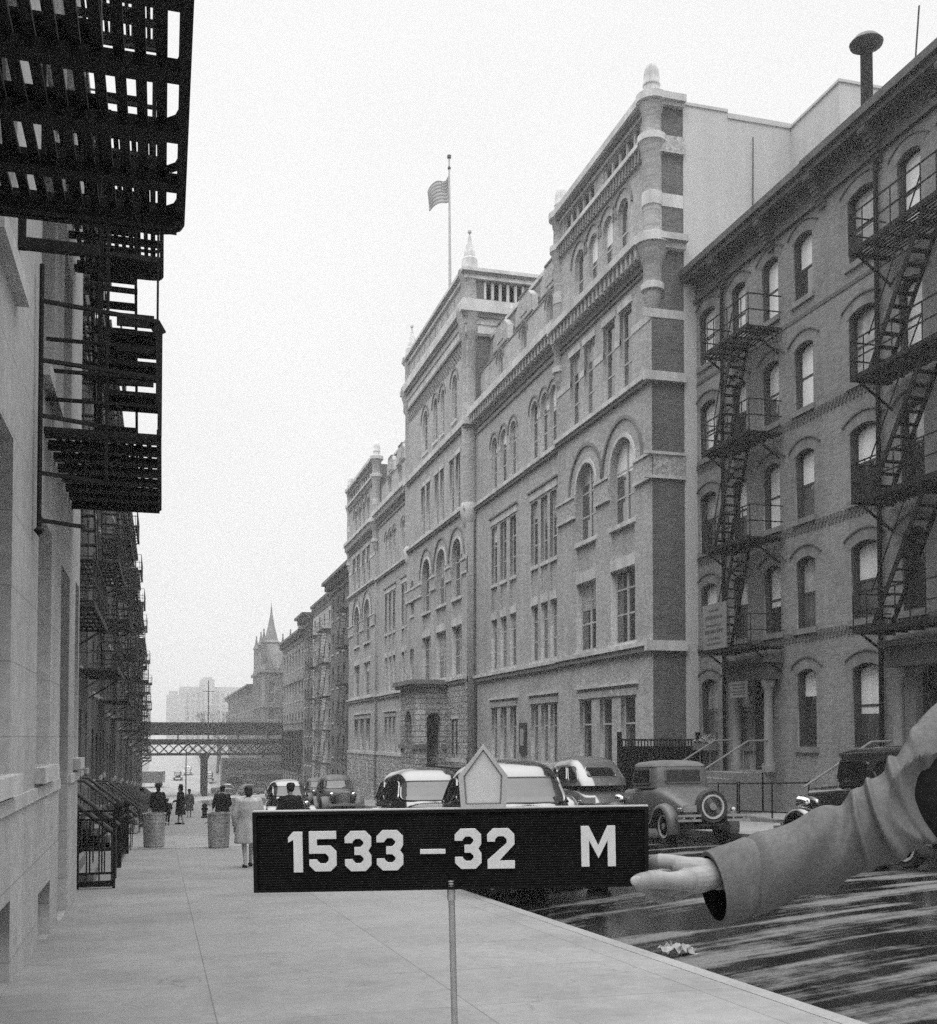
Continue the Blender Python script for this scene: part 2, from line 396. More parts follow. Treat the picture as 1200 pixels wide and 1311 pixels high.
def window(parent, fn, w, poly, d=1, depth=.22, fr=.07, rails=(.5,), mull=0, shade=0, glassm='glass', wood='wood', sill=None, sillm='sill', shadem='shade', name='window', ptype=None, casing=0):
    """sash frame, its pane, an optional drawn shade and a sill; d = +1 when the wall recedes toward +w"""
    us = [p[0] for p in poly]; vs = [p[1] for p in poly]; u0, u1, v0, v1 = min(us), max(us), min(vs), max(vs)
    w0 = w + d * depth; w1 = w0 + d * .07
    pi = inset(poly, fr); mb = MB(); mb.ring(poly, pi, fn, w0, w1)
    for k, rr in enumerate(rails):
        z = v0 + (v1 - v0) * rr; mb.prism(rect(u0 + fr * .5, u1 - fr * .5, z - .03, z + .03), fn, w0 + d * (.012 + .004 * k), w1 - d * .003)
    for k in range(mull):
        u = u0 + (u1 - u0) * (k + 1) / (mull + 1); mb.prism(rect(u - .05, u + .05, v0 + fr * .5, v1 - fr * .5 - .02), fn, w0 - d * .01, w1 - d * .006)
    if casing: mb.ring(inset(poly, .004), inset(poly, .035), fn, w0 - d * casing, w0 - d * .002)
    o = mb.build(name, wood, parent)
    g = MB(); n = len(pi); g.prism(inset(poly, fr * .6), fn, w0 + d * .035, w0 + d * .05); g.build('pane', glassm, o)
    if shade:
        zt = v0 + (v1 - v0) * (1 - shade); q = [(u, max(v, zt)) for u, v in inset(poly, fr)]
        MB().prism(q, fn, w0 + d * .026, w0 + d * .031).build('window_shade', shadem, o)
    if sill:
        MB().prism(rect(u0 - .1, u1 + .1, v0 - .16, v0 - .004), fn, w - d * sill, w + d * (depth + .02)).build('sill', sillm, o)
    return o
# ---------------------------------------------------------------- sky, sun, air
w = bpy.data.worlds.new('World'); scene.world = w; w.use_nodes = True
nt = w.node_tree; bg = nt.nodes['Background']
sky = nd(nt, 'ShaderNodeTexSky', sky_type='NISHITA'); sky.sun_disc = False
SUN_EL, SUN_AZ = R(55), R(215)
sky.sun_elevation = SUN_EL; sky.sun_rotation = SUN_AZ; sky.dust_density = 4; sky.air_density = 1
bw = nd(nt, 'ShaderNodeRGBToBW'); nt.links.new(sky.outputs[0], bw.inputs[0])
# an even overcast: the clear sky's brightness, most of it evened out by cloud
cl = nd(nt, 'ShaderNodeTexCoord').outputs['Generated']
sz = nd(nt, 'ShaderNodeSeparateXYZ'); nt.links.new(cl, sz.inputs[0])
# overcast skies are about three times as bright overhead as at the horizon
hi = maprange(nt, sz.outputs[2], .60, 1.0, 0, 1)
ov = mth(nt, 'ADD', mth(nt, 'MULTIPLY', bw.outputs[0], .04), mth(nt, 'ADD', 5.15, mth(nt, 'MULTIPLY', hi, 27.0)))
ov = mth(nt, 'MULTIPLY', ov, maprange(nt, noise(nt, cl, 1.6, 3), .3, .7, .95, 1.05))
cb = nd(nt, 'ShaderNodeCombineColor')
for i in range(3): nt.links.new(ov, cb.inputs[i])
nt.links.new(cb.outputs[0], bg.inputs['Color']); bg.inputs['Strength'].default_value = .12
sun = bpy.data.lights.new('sun', 'SUN'); sun.energy = .6; sun.angle = R(25); sun.color = (1, 1, 1)
suno = bpy.data.objects.new('sun', sun); col.objects.link(suno)
# sky sun_rotation is measured clockwise from +Y; the lamp looks away from that point
sd = Vector((math.sin(SUN_AZ) * math.cos(SUN_EL), math.cos(SUN_AZ) * math.cos(SUN_EL), math.sin(SUN_EL)))
suno.rotation_euler = (-sd).to_track_quat('-Z', 'Y').to_euler()
suno.location = (0, 0, 60)
scene.view_settings.view_transform = 'Standard'; scene.view_settings.look = 'None'
scene.view_settings.exposure = 0.55; scene.view_settings.gamma = 1.0
scene.cycles.use_denoising = False
scene.cycles.volume_bounces = 0; scene.cycles.max_bounces = 6; scene.cycles.diffuse_bounces = 4; scene.cycles.glossy_bounces = 3
scene.cycles.use_adaptive_sampling = True; scene.cycles.adaptive_threshold = .015; scene.cycles.sample_clamp_indirect = 3
hz = MB().box(-1300, 1500, -1100, 1800, -14, 44)
hm = bpy.data.materials.new('haze'); hm.use_nodes = True
hn = hm.node_tree; hn.nodes.remove(hn.nodes['Principled BSDF'])
pv = nd(hn, 'ShaderNodeVolumePrincipled'); pv.inputs['Color'].default_value = grey(.96); pv.inputs['Density'].default_value = .0012; pv.inputs['Anisotropy'].default_value = .2
hn.links.new(pv.outputs[0], hn.nodes['Material Output'].inputs['Volume'])
tag(hz.build('haze', hm), kind='stuff')

# ---------------------------------------------------------------- ground
def smooth(a, b, t):
    t = max(0, min(1, (t - a) / (b - a))); return t * t * (3 - 2 * t)
def pz(y):
    if y < -25: y = -25
    z = -1.6 - .047 * min(y, 168)
    if y > 168: z += -.03 * 0 + .036 * max(0, min(y, 350) - 190)
    return z
XC1, XC2 = 4.5, 12.1            # the two kerbs
def lift(x): return .5 * max(0, min(1, (x - XC1) / (XC2 - XC1))) + (.06 * (min(x, 17) - XC2) if x > XC2 else 0)
def gz(x, y): return pz(y) + lift(x)
def rz(x, y): return gz(x, y) - .15 + .1 * math.sin(math.pi * max(0, min(1, (x - XC1) / (XC2 - XC1))))
YS = [-24, -12, -4] + [y for y in range(0, 172, 4)] + [172, 178, 184, 190, 200, 215, 230, 250, 270, 290, 310, 330, 350, 380, 450, 600]
def sheet(xs, ys, zf):
    mb = MB(); n = len(xs)
    mb.v = [(x, y, zf(x, y)) for y in ys for x in xs]
    mb.f = [(j * n + i, j * n + i + 1, (j + 1) * n + i + 1, (j + 1) * n + i) for j in range(len(ys) - 1) for i in range(n - 1)]
    return mb
struct(sheet([-1250, -300, -60, -20, -2.4, 4.5, 12.1, 17, 40, 120, 400, 1400], [-1000, -300, -60] + YS + [900, 1700], lambda x, y: gz(x, y) - .45), 'ground', 'earth', True)
Y1 = [y for y in YS if y <= 168] + [168.5]
struct(sheet([-2.6, -1, 1, 3, 4.34], Y1, gz), 'pavement', 'walk')
struct(sheet([12.26, 14, 17.0], Y1, gz), 'far_pavement', 'walk')
struct(sheet([4.5, 5.5, 6.5, 7.5, 8.3, 9.1, 10.1, 11.1, 12.1], [y for y in YS if y <= 168] + [168.5], rz), 'road', 'road')
def kerb(x0, x1):
    mb = MB(); n = len(Y1)
    for i in range(n - 1):
        a, b = Y1[i], Y1[i + 1]
        mb.add([(x, y, gz(x, y) + .004 + dz) for y in (a, b) for x, dz in ((x0, 0), (x1, 0), (x0, -.4), (x1, -.4))], [(0, 1, 5, 4), (0, 4, 6, 2), (1, 3, 7, 5)])
    return mb
struct(kerb(4.34, 4.5), 'kerb', 'granite'); struct(kerb(12.1, 12.26), 'far_kerb', 'granite')
struct(sheet([-60, -2.4, 4.5, 12.1, 17, 90], [168.5, 172, 178, 184, 190, 200], lambda x, y: gz(x, y) - .15), 'avenue', 'walk2')
struct(sheet([-3, 1, 5, 8.5], [200.0, 215, 230, 250, 270, 290, 310, 330, 350, 380, 450, 600], lambda x, y: gz(x, y) - .14), 'far_road', 'walk2')
struct(sheet([-2.3, 0, 2.2, 4.3], [31.2, 34, 37, 40.2], lambda x, y: gz(x, y) + .006), 'flagstone', 'walk2')
# ---------------------------------------------------------------- the school
school = thing('school_building', 'long pale brick Victorian school with round-arched windows, corner turrets and a central tower', 'school', (15.3, 62, gz(15.3, 62)))
nwin = 0
def swin(poly, X, mull=0, rails=(.4,), sh=None, sill=.06):
    us_ = [q[0] for q in poly]; dp = .21 if max(us_) - min(us_) > 1.5 else .13
    global nwin
    nwin += 1
    r = rnd.random()
    window(school, fX, X, poly, 1, dp, .075, rails, mull, shade=(sh if sh is not None else (rnd.choice((.25, .4, .5)) if r < .45 else 0)),
           glassm=rnd.choice(('glass', 'glass2', 'glass')), sill=sill, sillm='stone', shadem=rnd.choice(('shade', 'curtain', 'curtain')))
trim = MB()     # pale belt courses, sills, lintels
dark = MB()     # sooty cornices
carv = MB()     # carved bands
hood = MB()     # brick hood mouldings
rust = MB()
spand = MB()     # recessed brick panels between the windows of one bay
def band(mb, Y0, Y1, X, z0, z1, p): mb.box(X - p, X + .05, Y0, Y1, z0, z1)
def arc(mb, uc, vs, r0, r1, X, p, a0=0, a1=180, n=14):
    po = [(uc + r1 * math.cos(R(a0 + (a1 - a0) * i / n)), vs + r1 * math.sin(R(a0 + (a1 - a0) * i / n))) for i in range(n + 1)]
    pi = [(uc + r0 * math.cos(R(a0 + (a1 - a0) * i / n)), vs + r0 * math.sin(R(a0 + (a1 - a0) * i / n))) for i in range(n + 1)]
    for i in range(n): mb.prism([pi[i], pi[i + 1], po[i + 1], po[i]], fX, X - p, X + .04)
def corbels(mb, Y0, Y1, X, z0, z1, p, step, wd):
    n = int((Y1 - Y0) / step)
    for i in range(n):
        y = Y0 + (i + .5) * (Y1 - Y0) / n; mb.box(X - p, X + .03, y - wd / 2, y + wd / 2, z0, z1)
ZB = -6.9
HB = []         # holes per section
def common(Y0, Y1, X):
    band(trim, Y0, Y1, X, -1.34, -1.12, .12)
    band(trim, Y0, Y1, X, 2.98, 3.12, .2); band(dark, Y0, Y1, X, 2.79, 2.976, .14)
def belt_front(Y0, Y1, X, z0, z1, p): band(trim, Y0, Y1, X, z0, z1, p)
def triple(ys, X):
    """ground floor group of tall windows under one lintel"""
    H = []
    for a, b in ys: p = rect(a, b, -1.1, 1.42); H.append(p); swin(p, X, 0, (.62,), sh=0, sill=None)
    a, b = min(q[0] for q in ys), max(q[1] for q in ys)
    band(carv, a - .12, b + .12, X, 1.424, 1.66, .05); band(trim, a - .3, b + .3, X, 1.78, 1.87, .12)
    return H
def tower(Y0, Y1, X, t3, c2, c4, c5, zf):
    H = triple(t3, X)
    for a, b in c2:
        H.append(arch(a, b, 3.24, 9.35)); swin(rect(a, b, 3.24, 5.83), X, 1, (.40, .74))
        trim.box(X - .02, X + .3, a + .004, b - .004, 5.834, 6.22); spand.box(X + .11, X + .3, a + .004, b - .004, 6.223, 7.25)
        swin(arch(a, b, 7.42, 9.35), X, 1, (.33, .64), sill=.04)
        r = (b - a) / 2; arc(hood, (a + b) / 2, 9.35, r + .62, r + .74, X, .07); arc(trim, (a + b) / 2, 9.35, r + .0, r + .13, X, .04)
    ed = [Y0] + [q for ab in c2 for q in ab] + [Y1]
    for i in range(0, len(ed), 2):
        a, b = ed[i] + (.02 if i else 0), ed[i + 1] - .02
        band(carv, a, b, X, 8.52, 9.2, .07); band(trim, a, b, X, 9.203, 9.3, .12); band(trim, a, b, X, 8.42, 8.517, .1)
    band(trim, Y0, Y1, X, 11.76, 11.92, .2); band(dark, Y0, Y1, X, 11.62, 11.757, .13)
    for a, b in c4:
        p = rect(a, b, 12.02, 14.83); H.append(p); swin(p, X, 0, (.33, .64)); band(trim, a - .1, b + .1, X, 14.834, 15.08, .05)
    ed = [Y0] + [q for ab in c4 for q in ab] + [Y1]
    for i in range(0, len(ed), 2): band(trim, ed[i], ed[i + 1], X, 13.68, 13.92, .025)
    band(hood, Y0, Y1, X, 15.3, 15.38, .08)
    Y0 += .18; Y1 -= .18
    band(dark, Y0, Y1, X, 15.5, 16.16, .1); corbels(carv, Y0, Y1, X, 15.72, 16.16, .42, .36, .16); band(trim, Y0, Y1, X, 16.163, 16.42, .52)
    for a, b in c5:
        r = (b - a) / 2; q = arch(a, b, 16.8, 18.74 - r); H.append(q); swin(q, X, 0, (.4,)); arc(hood, (a + b) / 2, 18.74 - r, r + .3, r + .4, X, .06)
    band(trim, Y0, Y1, X, 19.62, 19.78, .24); band(carv, Y0, Y1, X, 19.22, 19.617, .12); corbels(hood, Y0, Y1, X, 19.25, 19.6, .17, .26, .12)
    # parapet arcade
    band(carv, Y0, Y1, X, 20.62, 20.76, .1)
    m = (Y0 + Y1) / 2
    for a, b in ((Y0 + .6, m - .45), (m + .45, Y1 - .6)):
        hole = rect(a, b, 19.84, 20.58); H.append(hole)
        n = 5
        for i in range(n + 1):
            y = a + (b - a) * i / n; trim.tube([(X + .12, y, 19.84), (X + .12, y, 20.58)], .075, 8)
        dark.box(X + .3, X + .34, a - .1, b + .1, 19.8, 20.6)
    band(dark, Y0, Y1, X, 20.763, 20.9, .2); band(trim, Y0, Y1, X, 20.903, 21.16, .34)
    Y0 -= .18; Y1 += .18
    common(Y0, Y1, X)
    panel('front_wall', 'buff', school, rect(Y0, Y1, ZB, 21.0), H, fX, X, X + .36)
TUR = [(.03, 13.75), (.1, 13.9), (.2, 14.1), (.27, 14.3), (.3, 14.62), (.37, 14.66), (.37, 14.84), (.31, 14.88), (.31, 15.5), (.37, 15.6), (.44, 15.85), (.52, 16.1), (.57, 16.18), (.57, 16.42), (.38, 16.46), (.32, 16.5), (.32, 17.45), (.34, 17.47), (.34, 17.9), (.32, 17.92), (.32, 19.15), (.36, 19.25), (.40, 19.45), (.45, 19.6), (.45, 19.8), (.33, 19.86), (.32, 20.55), (.36, 20.6), (.38, 20.8), (.45, 20.95), (.45, 21.16), (.29, 21.2), (.26, 21.5), (.29, 21.53), (.29, 21.6), (.265, 21.63), (.265, 21.85), (.24, 22.05), (.17, 22.22), (.08, 22.31), (.0, 22.33)]
def turret(X, Y):
    t = MB().lathe((X + .12, Y, 0), [q for q in TUR if q[1] <= 21.16], 20).build('corner_turret', 'buff', school, True)
    MB().lathe((X + .12, Y, 0), [q for q in TUR if q[1] >= 21.16], 20).build('finial', 'stone', t, True)
    tr = MB()
    for z0, z1, r in ((16.15, 16.43, .60), (17.46, 17.9, .345), (19.58, 19.8, .48), (20.92, 21.17, .52), (14.66, 14.86, .385)): tr.lathe((X + .12, Y, 0), [(r - .05, z0 - .03), (r, z0), (r, z1), (r - .05, z1 + .03)], 20)
    tr.build('ring', 'stone', t, True)
def shift(l, d, k=1, o=0): return [(o + (a - o) * k + d, o + (b - o) * k + d) for a, b in l]
T3 = [(33.85, 35.05), (35.85, 36.95), (37.75, 38.92)]; C2 = [(33.83, 35.9), (37.28, 39.24)]
C4 = [(34.0, 35.02), (35.45, 36.5), (37.3, 38.35), (38.8, 39.82)]; C5 = [(34.25, 35.15), (35.6, 36.5), (37.0, 37.9), (38.4, 39.3)]
tower(32.45, 41.25, 15.3, T3, C2, C4, C5, None)
turret(15.3, 32.6); turret(15.3, 41.1)
k = 12.0 / 8.8
def sh2(l): return [(80.7 + (a - 32.45) * k, 80.7 + (b - 32.45) * k) for a, b in l]
tower(80.7, 92.7, 15.3, sh2(T3), sh2(C2), sh2(C4), sh2(C5), None)
turret(15.3, 80.85); turret(15.3, 92.55)
# wings
def wing(Y0, Y1, g, gab):
    X = 15.5; H = []
    for ys in g: H += triple(ys, X)
    for ys in g:
        a0, b0 = min(q[0] for q in ys), max(q[1] for q in ys)
        for a, b in ys:
            H.append(rect(a, b, 3.24, 10.2)); swin(rect(a, b, 3.24, 5.68), X, 0, (.36, .72))
            trim.box(X - .03, X + .3, a + .004, b - .004, 5.684, 6.02); spand.box(X + .07, X + .3, a + .004, b - .004, 6.023, 7.25)
            swin(rect(a, b, 7.42, 10.2), X, 0, (.33, .68), sill=.03)
        band(trim, a0 - .15, b0 + .15, X, 10.3, 10.62, .05); band(hood, a0 - .25, b0 + .25, X, 10.64, 10.72, .12)
        for a, b in ys:
            r = (b - a) / 2; q = arch(a, b, 12.05, 14.62 - r); H.append(q); swin(q, X, 0, (.34, .66))
            arc(hood, (a + b) / 2, 14.62 - r, r + .2, r + .28, X, .05)
            band(trim, a - .12, a - .003, X, 13.7, 13.92, .03); band(trim, b + .003, b + .12, X, 13.7, 13.92, .03)
    band(trim, Y0, Y1, X, 11.76, 11.92, .2); band(dark, Y0, Y1, X, 11.62, 11.757, .13)
    band(hood, Y0, Y1, X, 15.55, 15.63, .08)
    band(dark, Y0, Y1, X, 15.85, 16.5, .1); corbels(carv, Y0, Y1, X, 16.1, 16.5, .4, .4, .17); band(trim, Y0, Y1, X, 16.503, 16.85, .5)
    common(Y0, Y1, X)
    panel('front_wall', 'buff', school, rect(Y0, Y1, ZB, 16.6), H, fX, X, X + .36)
    # attic wall with gabled dormers, slate behind
    X2 = 15.75; poly = [(Y0, 16.6), (Y1, 16.6), (Y1, 18.9)]; H2 = []
    n = len(gab)
    for i, c in enumerate(sorted(gab, reverse=True)):
        poly += [(c + 1.2, 18.9), (c + 1.2, 19.75), (c + .5, 20.25), (c - .5, 20.25), (c - 1.2, 19.75), (c - 1.2, 18.9)]
    poly += [(Y0, 18.9)]
    for c in gab:
        q = arch(c - .42, c + .42, 16.95, 18.4); H2.append(q); swin(q, X2, 0, (.45,)); arc(hood, c, 18.4, .55, .62, X2, .05)
        band(hood, c - .6, c + .6, X2, 20.22, 20.3, .05); band(hood, c - 1.2, c + 1.2, X2, 19.0, 19.08, .05)
        for e in ():  trim.lathe((X2 - .02, c + e, 0), [(.13, 17.3), (.16, 18.7), (.19, 18.85), (.19, 19.1), (.0, 19.3)], 8)
        carv.prism([(c - .45, 19.3), (c + .45, 19.3), (c + .45, 19.75), (c, 20.0), (c - .45, 19.75)], fX, X2 - .04, X2 + .02)
    panel('attic_wall', 'buff', school, poly, H2, fX, X2, X2 + .3)
    band(hood, Y0, Y1, X2, 18.84, 18.91, .04)
    rf = MB(); rf.add([(X2 + .25, Y0, 18.7), (X2 + .25, Y1, 18.7), (16.35, Y1, 20.75), (16.35, Y0, 20.75), (30, Y0, 20.9), (30, Y1, 20.9)], [(0, 1, 2, 3), (3, 2, 5, 4)])
    for c in gab: rf.add([(X2 + .28, c - 1.2, 19.7), (X2 + .28, c - .5, 20.2), (X2 + .28, c + .5, 20.2), (X2 + .28, c + 1.2, 19.7), (16.4, c - 1.2, 19.7), (16.4, c - .5, 20.2), (16.4, c + .5, 20.2), (16.4, c + 1.2, 19.7), (X2 + .28, c - 1.2, 18.6), (16.4, c - 1.2, 18.6), (X2 + .28, c + 1.2, 18.6), (16.4, c + 1.2, 18.6)], [(0, 1, 5, 4), (1, 2, 6, 5), (2, 3, 7, 6), (0, 4, 9, 8), (3, 10, 11, 7)])
    rf.build('roof', 'slate', school)
    trim.box(16.25, 16.5, Y0, Y1, 20.68, 20.86)
GA = [(41.95, 42.75), (43.05, 43.9), (44.3, 45.2)]; GB = [(47.3, 48.2), (48.75, 49.7), (50.25, 51.15)]
wing(41.25, 54.0, [GA, GB], [43.4, 46.9, 50.5])
def wm(l): return [(68.3 + (a - 41.25) * .965, 68.3 + (b - 41.25) * .965) for a, b in l]
wing(68.3, 80.7, [wm(GA), wm(GB)], [70.4, 73.8, 77.3])
# central tower
X = 15.0; Y0, Y1 = 53.9, 68.3; H = []
for a, b in ((54.9, 56.9), (58.2, 60.4), (61.8, 63.9)):
    swin(rect(a, b, 3.26, 5.9), X, 1, (.4, .74)); trim.box(X - .02, X + .3, a + .004, b - .004, 5.904, 6.3); spand.box(X + .11, X + .3, a + .004, b - .004, 6.303, 7.25)
    r = (b - a) / 2; H.append(arch(a, b, 3.26, 10.55 - r)); swin(arch(a, b, 7.42, 10.55 - r), X, 1, (.33, .62), sill=.04)
    arc(hood, (a + b) / 2, 10.55 - r, r + .55, r + .66, X, .07); arc(trim, (a + b) / 2, 10.55 - r, r, r + .12, X, .04)
for a, b in ((53.9, 54.86), (56.94, 58.16), (60.44, 61.76), (63.94, 68.3)):
    band(carv, a, b, X, 8.55, 9.15, .08); band(trim, a, b, X, 9.153, 9.26, .13); band(trim, a, b, X, 8.44, 8.547, .1)
for a, b in ((55.2, 56.1), (56.5, 57.4), (58.7, 59.5), (59.9, 60.8), (61.9, 62.8), (63.3, 64.2)):
    p = rect(a, b, 12.1, 15.0); H.append(p); swin(p, X, 0, (.33, .64)); band(trim, a - .12, b + .12, X, 15.004, 15.24, .05)
for a, b in ((55.9, 56.9), (58.6, 59.4), (60.2, 61.1), (62.6, 63.8)):
    r = (b - a) / 2; q = arch(a, b, 17.0, 19.5 - r); H.append(q); swin(q, X, 0, (.35, .66)); arc(hood, (a + b) / 2, 19.5 - r, r + .28, r + .38, X, .06)
for a, b in ((66.2, 67.2),):
    for z0, z1 in ((3.4, 5.5), (7.6, 9.8)):
        p = rect(a, b, z0, z1) if z0 < 5 else arch(a, b, z0, z1 - .5); H.append(p); swin(p, X, 0, (.5,))
panel('front_wall', 'buff', school, rect(Y0, Y1, ZB, 24.0), H, fX, X, X + .36)
rust.box(X - .06, X + .02, Y0 - .06, Y1, -1.1, 2.78)
band(trim, Y0, Y1, X, 11.76, 11.92, .2); band(dark, Y0, Y1, X, 11.62, 11.757, .13)
def both(mb, z0, z1, p, xe=18.9):
    """a course round the front and the near side of the central tower"""
    mb.box(X - p, X + .05, Y0 - p, Y1 + p, z0, z1); mb.box(X + .05, xe, Y0 - p, Y0 + .02, z0, z1)
both(trim, 16.1, 16.42, .22, 15.7); both(dark, 15.95, 16.097, .14, 15.6)
both(hood, 20.75, 20.9, .12); both(trim, 20.903, 21.35, .1); both(carv, 21.353, 21.7, .16); both(trim, 21.95, 22.3, .38); both(dark, 21.703, 21.947, .26); both(trim, 22.303, 22.62, .28)
both(trim, 23.75, 23.95, .14); both(dark, 23.953, 24.08, .22); both(trim, 24.083, 24.26, .3)
for r in range(5):
    n = 34
    for i in range(n):
        y = Y0 + .3 + (Y1 - Y0 - .6) * (i + (.5 if r % 2 else 0)) / n; dark.box(X - .035, X + .02, y, y + .19, 19.95 + r * .15, 20.05 + r * .15)
for i in range(9):
    y = Y0 + .9 + (Y1 - Y0 - 1.8) * (i + .5) / 9; carv.box(X - .04, X + .02, y - .55, y + .55, 22.85, 23.55)
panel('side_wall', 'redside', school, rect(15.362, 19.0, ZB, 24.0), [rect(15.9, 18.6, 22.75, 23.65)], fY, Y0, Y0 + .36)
dark.box(15.7, 18.8, Y0 + .4, Y0 + .44, 22.6, 23.74)
for i in range(7): trim.tube([(16.0 + i * .42, Y0 + .1, 22.62), (16.0 + i * .42, Y0 + .1, 23.75)], .09, 8)
SP = [(.55, 20.8), (.55, 21.3), (.66, 21.7), (.72, 22.0), (.72, 22.3), (.6, 22.5), (.46, 22.62), (.44, 23.75), (.56, 23.95), (.62, 24.26), (.5, 24.32), (.42, 24.5), (.4, 24.9), (.3, 25.0), (.28, 25.3), (.21, 25.4), (.19, 25.65), (.12, 25.75), (.09, 26.0), (.03, 26.25), (.1, 26.33), (.1, 26.43), (.0, 26.5)]
for y in (Y0 + .35, Y1 - .35):
    t = MB().lathe((X + .25, y, 0), [(.42, 11.9), (.42, 16.0), (.46, 16.3), (.42, 16.5), (.42, 20.6)] + SP[:10], 18).build('corner_turret', 'buff', school, True)
    MB().lathe((X + .25, y, 0), SP[10:], 18).build('spire', 'stone', t, True)
    MB().lathe((X + .25, y, 0), [(.1, 10.6), (.3, 10.9), (.45, 11.3), (.52, 11.9), (.44, 12.05), (.42, 12.1)], 18).build('bracket', 'stone', t, True)
common(Y0, Y1, X)
# masses behind the fronts, side and rear walls
MB().box(15.68, 30, 32.85, 41.2, ZB, 20.6).box(15.9, 30, 41.2, 54.3, ZB, 18.6).box(15.4, 30, 54.3, 68.25, ZB, 23.7).box(15.9, 30, 68.25, 80.7, ZB, 18.6).box(15.7, 30, 80.7, 92.65, ZB, 20.6).build('roof', 'darkstone', school)
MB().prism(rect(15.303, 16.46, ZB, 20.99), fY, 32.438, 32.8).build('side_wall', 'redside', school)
ret = MB()
for z0, z1, p in ((2.79, 3.12, .2), (8.42, 8.515, .1), (9.205, 9.3, .12), (11.62, 11.92, .18), (13.74, 14.03, .03), (16.0, 16.2, .25), (16.203, 16.42, .45), (17.47, 17.9, .03), (20.8, 20.92, .18), (20.923, 21.16, .32)): ret.box(15.0 if z0 < 14 else 15.45, 16.46, 32.45 - p, 32.46, z0, z1)
ret.build('belt_course', 'stone', school)
MB().box(15.33, 16.46, 32.38, 32.46, 8.52, 9.2).box(15.45, 16.46, 32.28, 32.46, 19.22, 19.78).build('carved_band', 'carved', school)
ww = MB().box(16.46, 20.9, 32.40, 32.8, ZB, 20.95).box(20.5, 34, 29.6, 32.5, ZB, 20.75)
ww.box(16.45, 18.1, 32.36, 32.86, 20.95, 21.05).box(18.1, 20.9, 32.36, 32.86, 20.75, 20.83).box(20.45, 34, 29.55, 32.55, 20.75, 20.84)
ww.build('party_wall', 'white_wall', school)
MB().tube([(19.0, 32.36, 17.2), (19.0, 32.3, 20.2)], .02, 6).tube([(20.4, 31.5, 17.2), (20.4, 31.4, 19.0)], .015, 6).build('rod', 'greyiron', school)
# porch
PX, PA, PB = 13.26, 57.9, 61.9
pr = panel('porch_front', 'rustic', school, rect(PA, PB, ZB, 2.7), [arch(59.0, 60.8, -3.4, 0.6)], fX, PX, PX + .5)
panel('porch_side', 'rustic', school, rect(PX + .5, 15.0, ZB, 2.7), [arch(13.87, 14.62, -3.4, 0.95)], fY, PA, PA + .5)
MB().box(PX + .02, 15.0, PB - .5, PB, ZB, 2.6).box(PX + .5, 14.94, PA + .5, PB - .5, 2.2, 2.6).build('porch_wall', 'darkstone', school)
MB().box(PX - .28, 15.0, PA - .28, PB + .28, 2.7, 2.86).box(PX - .4, 15.0, PA - .4, PB + .4, 2.863, 3.1).box(PX - .12, PX + .1, PA - .1, 58.95, -.66, -.4).box(PX - .12, PX + .1, 60.85, PB + .1, -.66, -.4).box(PX + .1, 13.82, PA - .12, PA + .1, -.66, -.4).box(14.67, 15.0, PA - .12, PA + .1, -.66, -.4).build('porch_cornice', 'darkstone', school)
MB().box(14.95, 15.02, PA + .6, PB - .6, -3.4, 1.6).build('door', 'darkwood', school)
for i in range(7): MB().box(PX - .3 - .3 * (i + 1), PX - .3 - .3 * i if i else PX, PA + .6, PB - .6, ZB, -3.4 - .17 * i + .05).build('step', 'stone', school)
# narrow blind slits in the rough stone beside the porch, a notice and a rain pipe
MB().box(X - .09, X - .05, 55.5, 55.75, -.9, .9).box(X - .09, X - .05, 56.3, 56.55, -.9, .9).build('slit', 'ink', school)
MB().box(X - .12, X - .05, 55.35, 56.7, .95, 1.1).build('slit_head', 'stone', school)
MB().tube([(15.2, 52.9, 2.8), (15.2, 52.9, -4.5)], .07, 8).box(15.1, 15.3, 52.75, 53.05, -1.3, -.9).build('rain_pipe', 'greyiron', school)
nb = MB().box(15.40, 15.5, 45.75, 46.62, -.75, .62).build('notice_board', 'darkwood', school); MB().box(15.38, 15.4, 45.95, 46.42, -.4, .36).build('notice', 'paper', nb)
# rough base, basement windows
MB().box(15.42, 15.52, 41.25, 53.9, ZB, -1.35).box(15.42, 15.52, 68.3, 80.7, ZB, -1.35).box(15.22, 15.32, 32.45, 41.25, ZB, -1.35).box(15.22, 15.32, 80.7, 92.7, ZB, -1.35).box(14.9, 15.02, 53.88, 68.3, ZB, -1.35).build('base_course', 'rustic', school)
for y in (83, 86.5, 90, 71, 73.5, 77): window(school, fX, (15.2 if y > 80 else 15.4), rect(y, y + 1.1, -3.6, -2.0), 1, -.02, .08, (.5,), 0, name='basement_window')
rust.build('rough_stone', 'rustic', school); spand.build('spandrel', 'buff', school)
for nm, mb, m in (('belt_course', trim, 'stone'), ('cornice', dark, 'darkstone'), ('carved_band', carv, 'carved'), ('hood_moulding', hood, 'hood')): mb.build(nm, m, school)
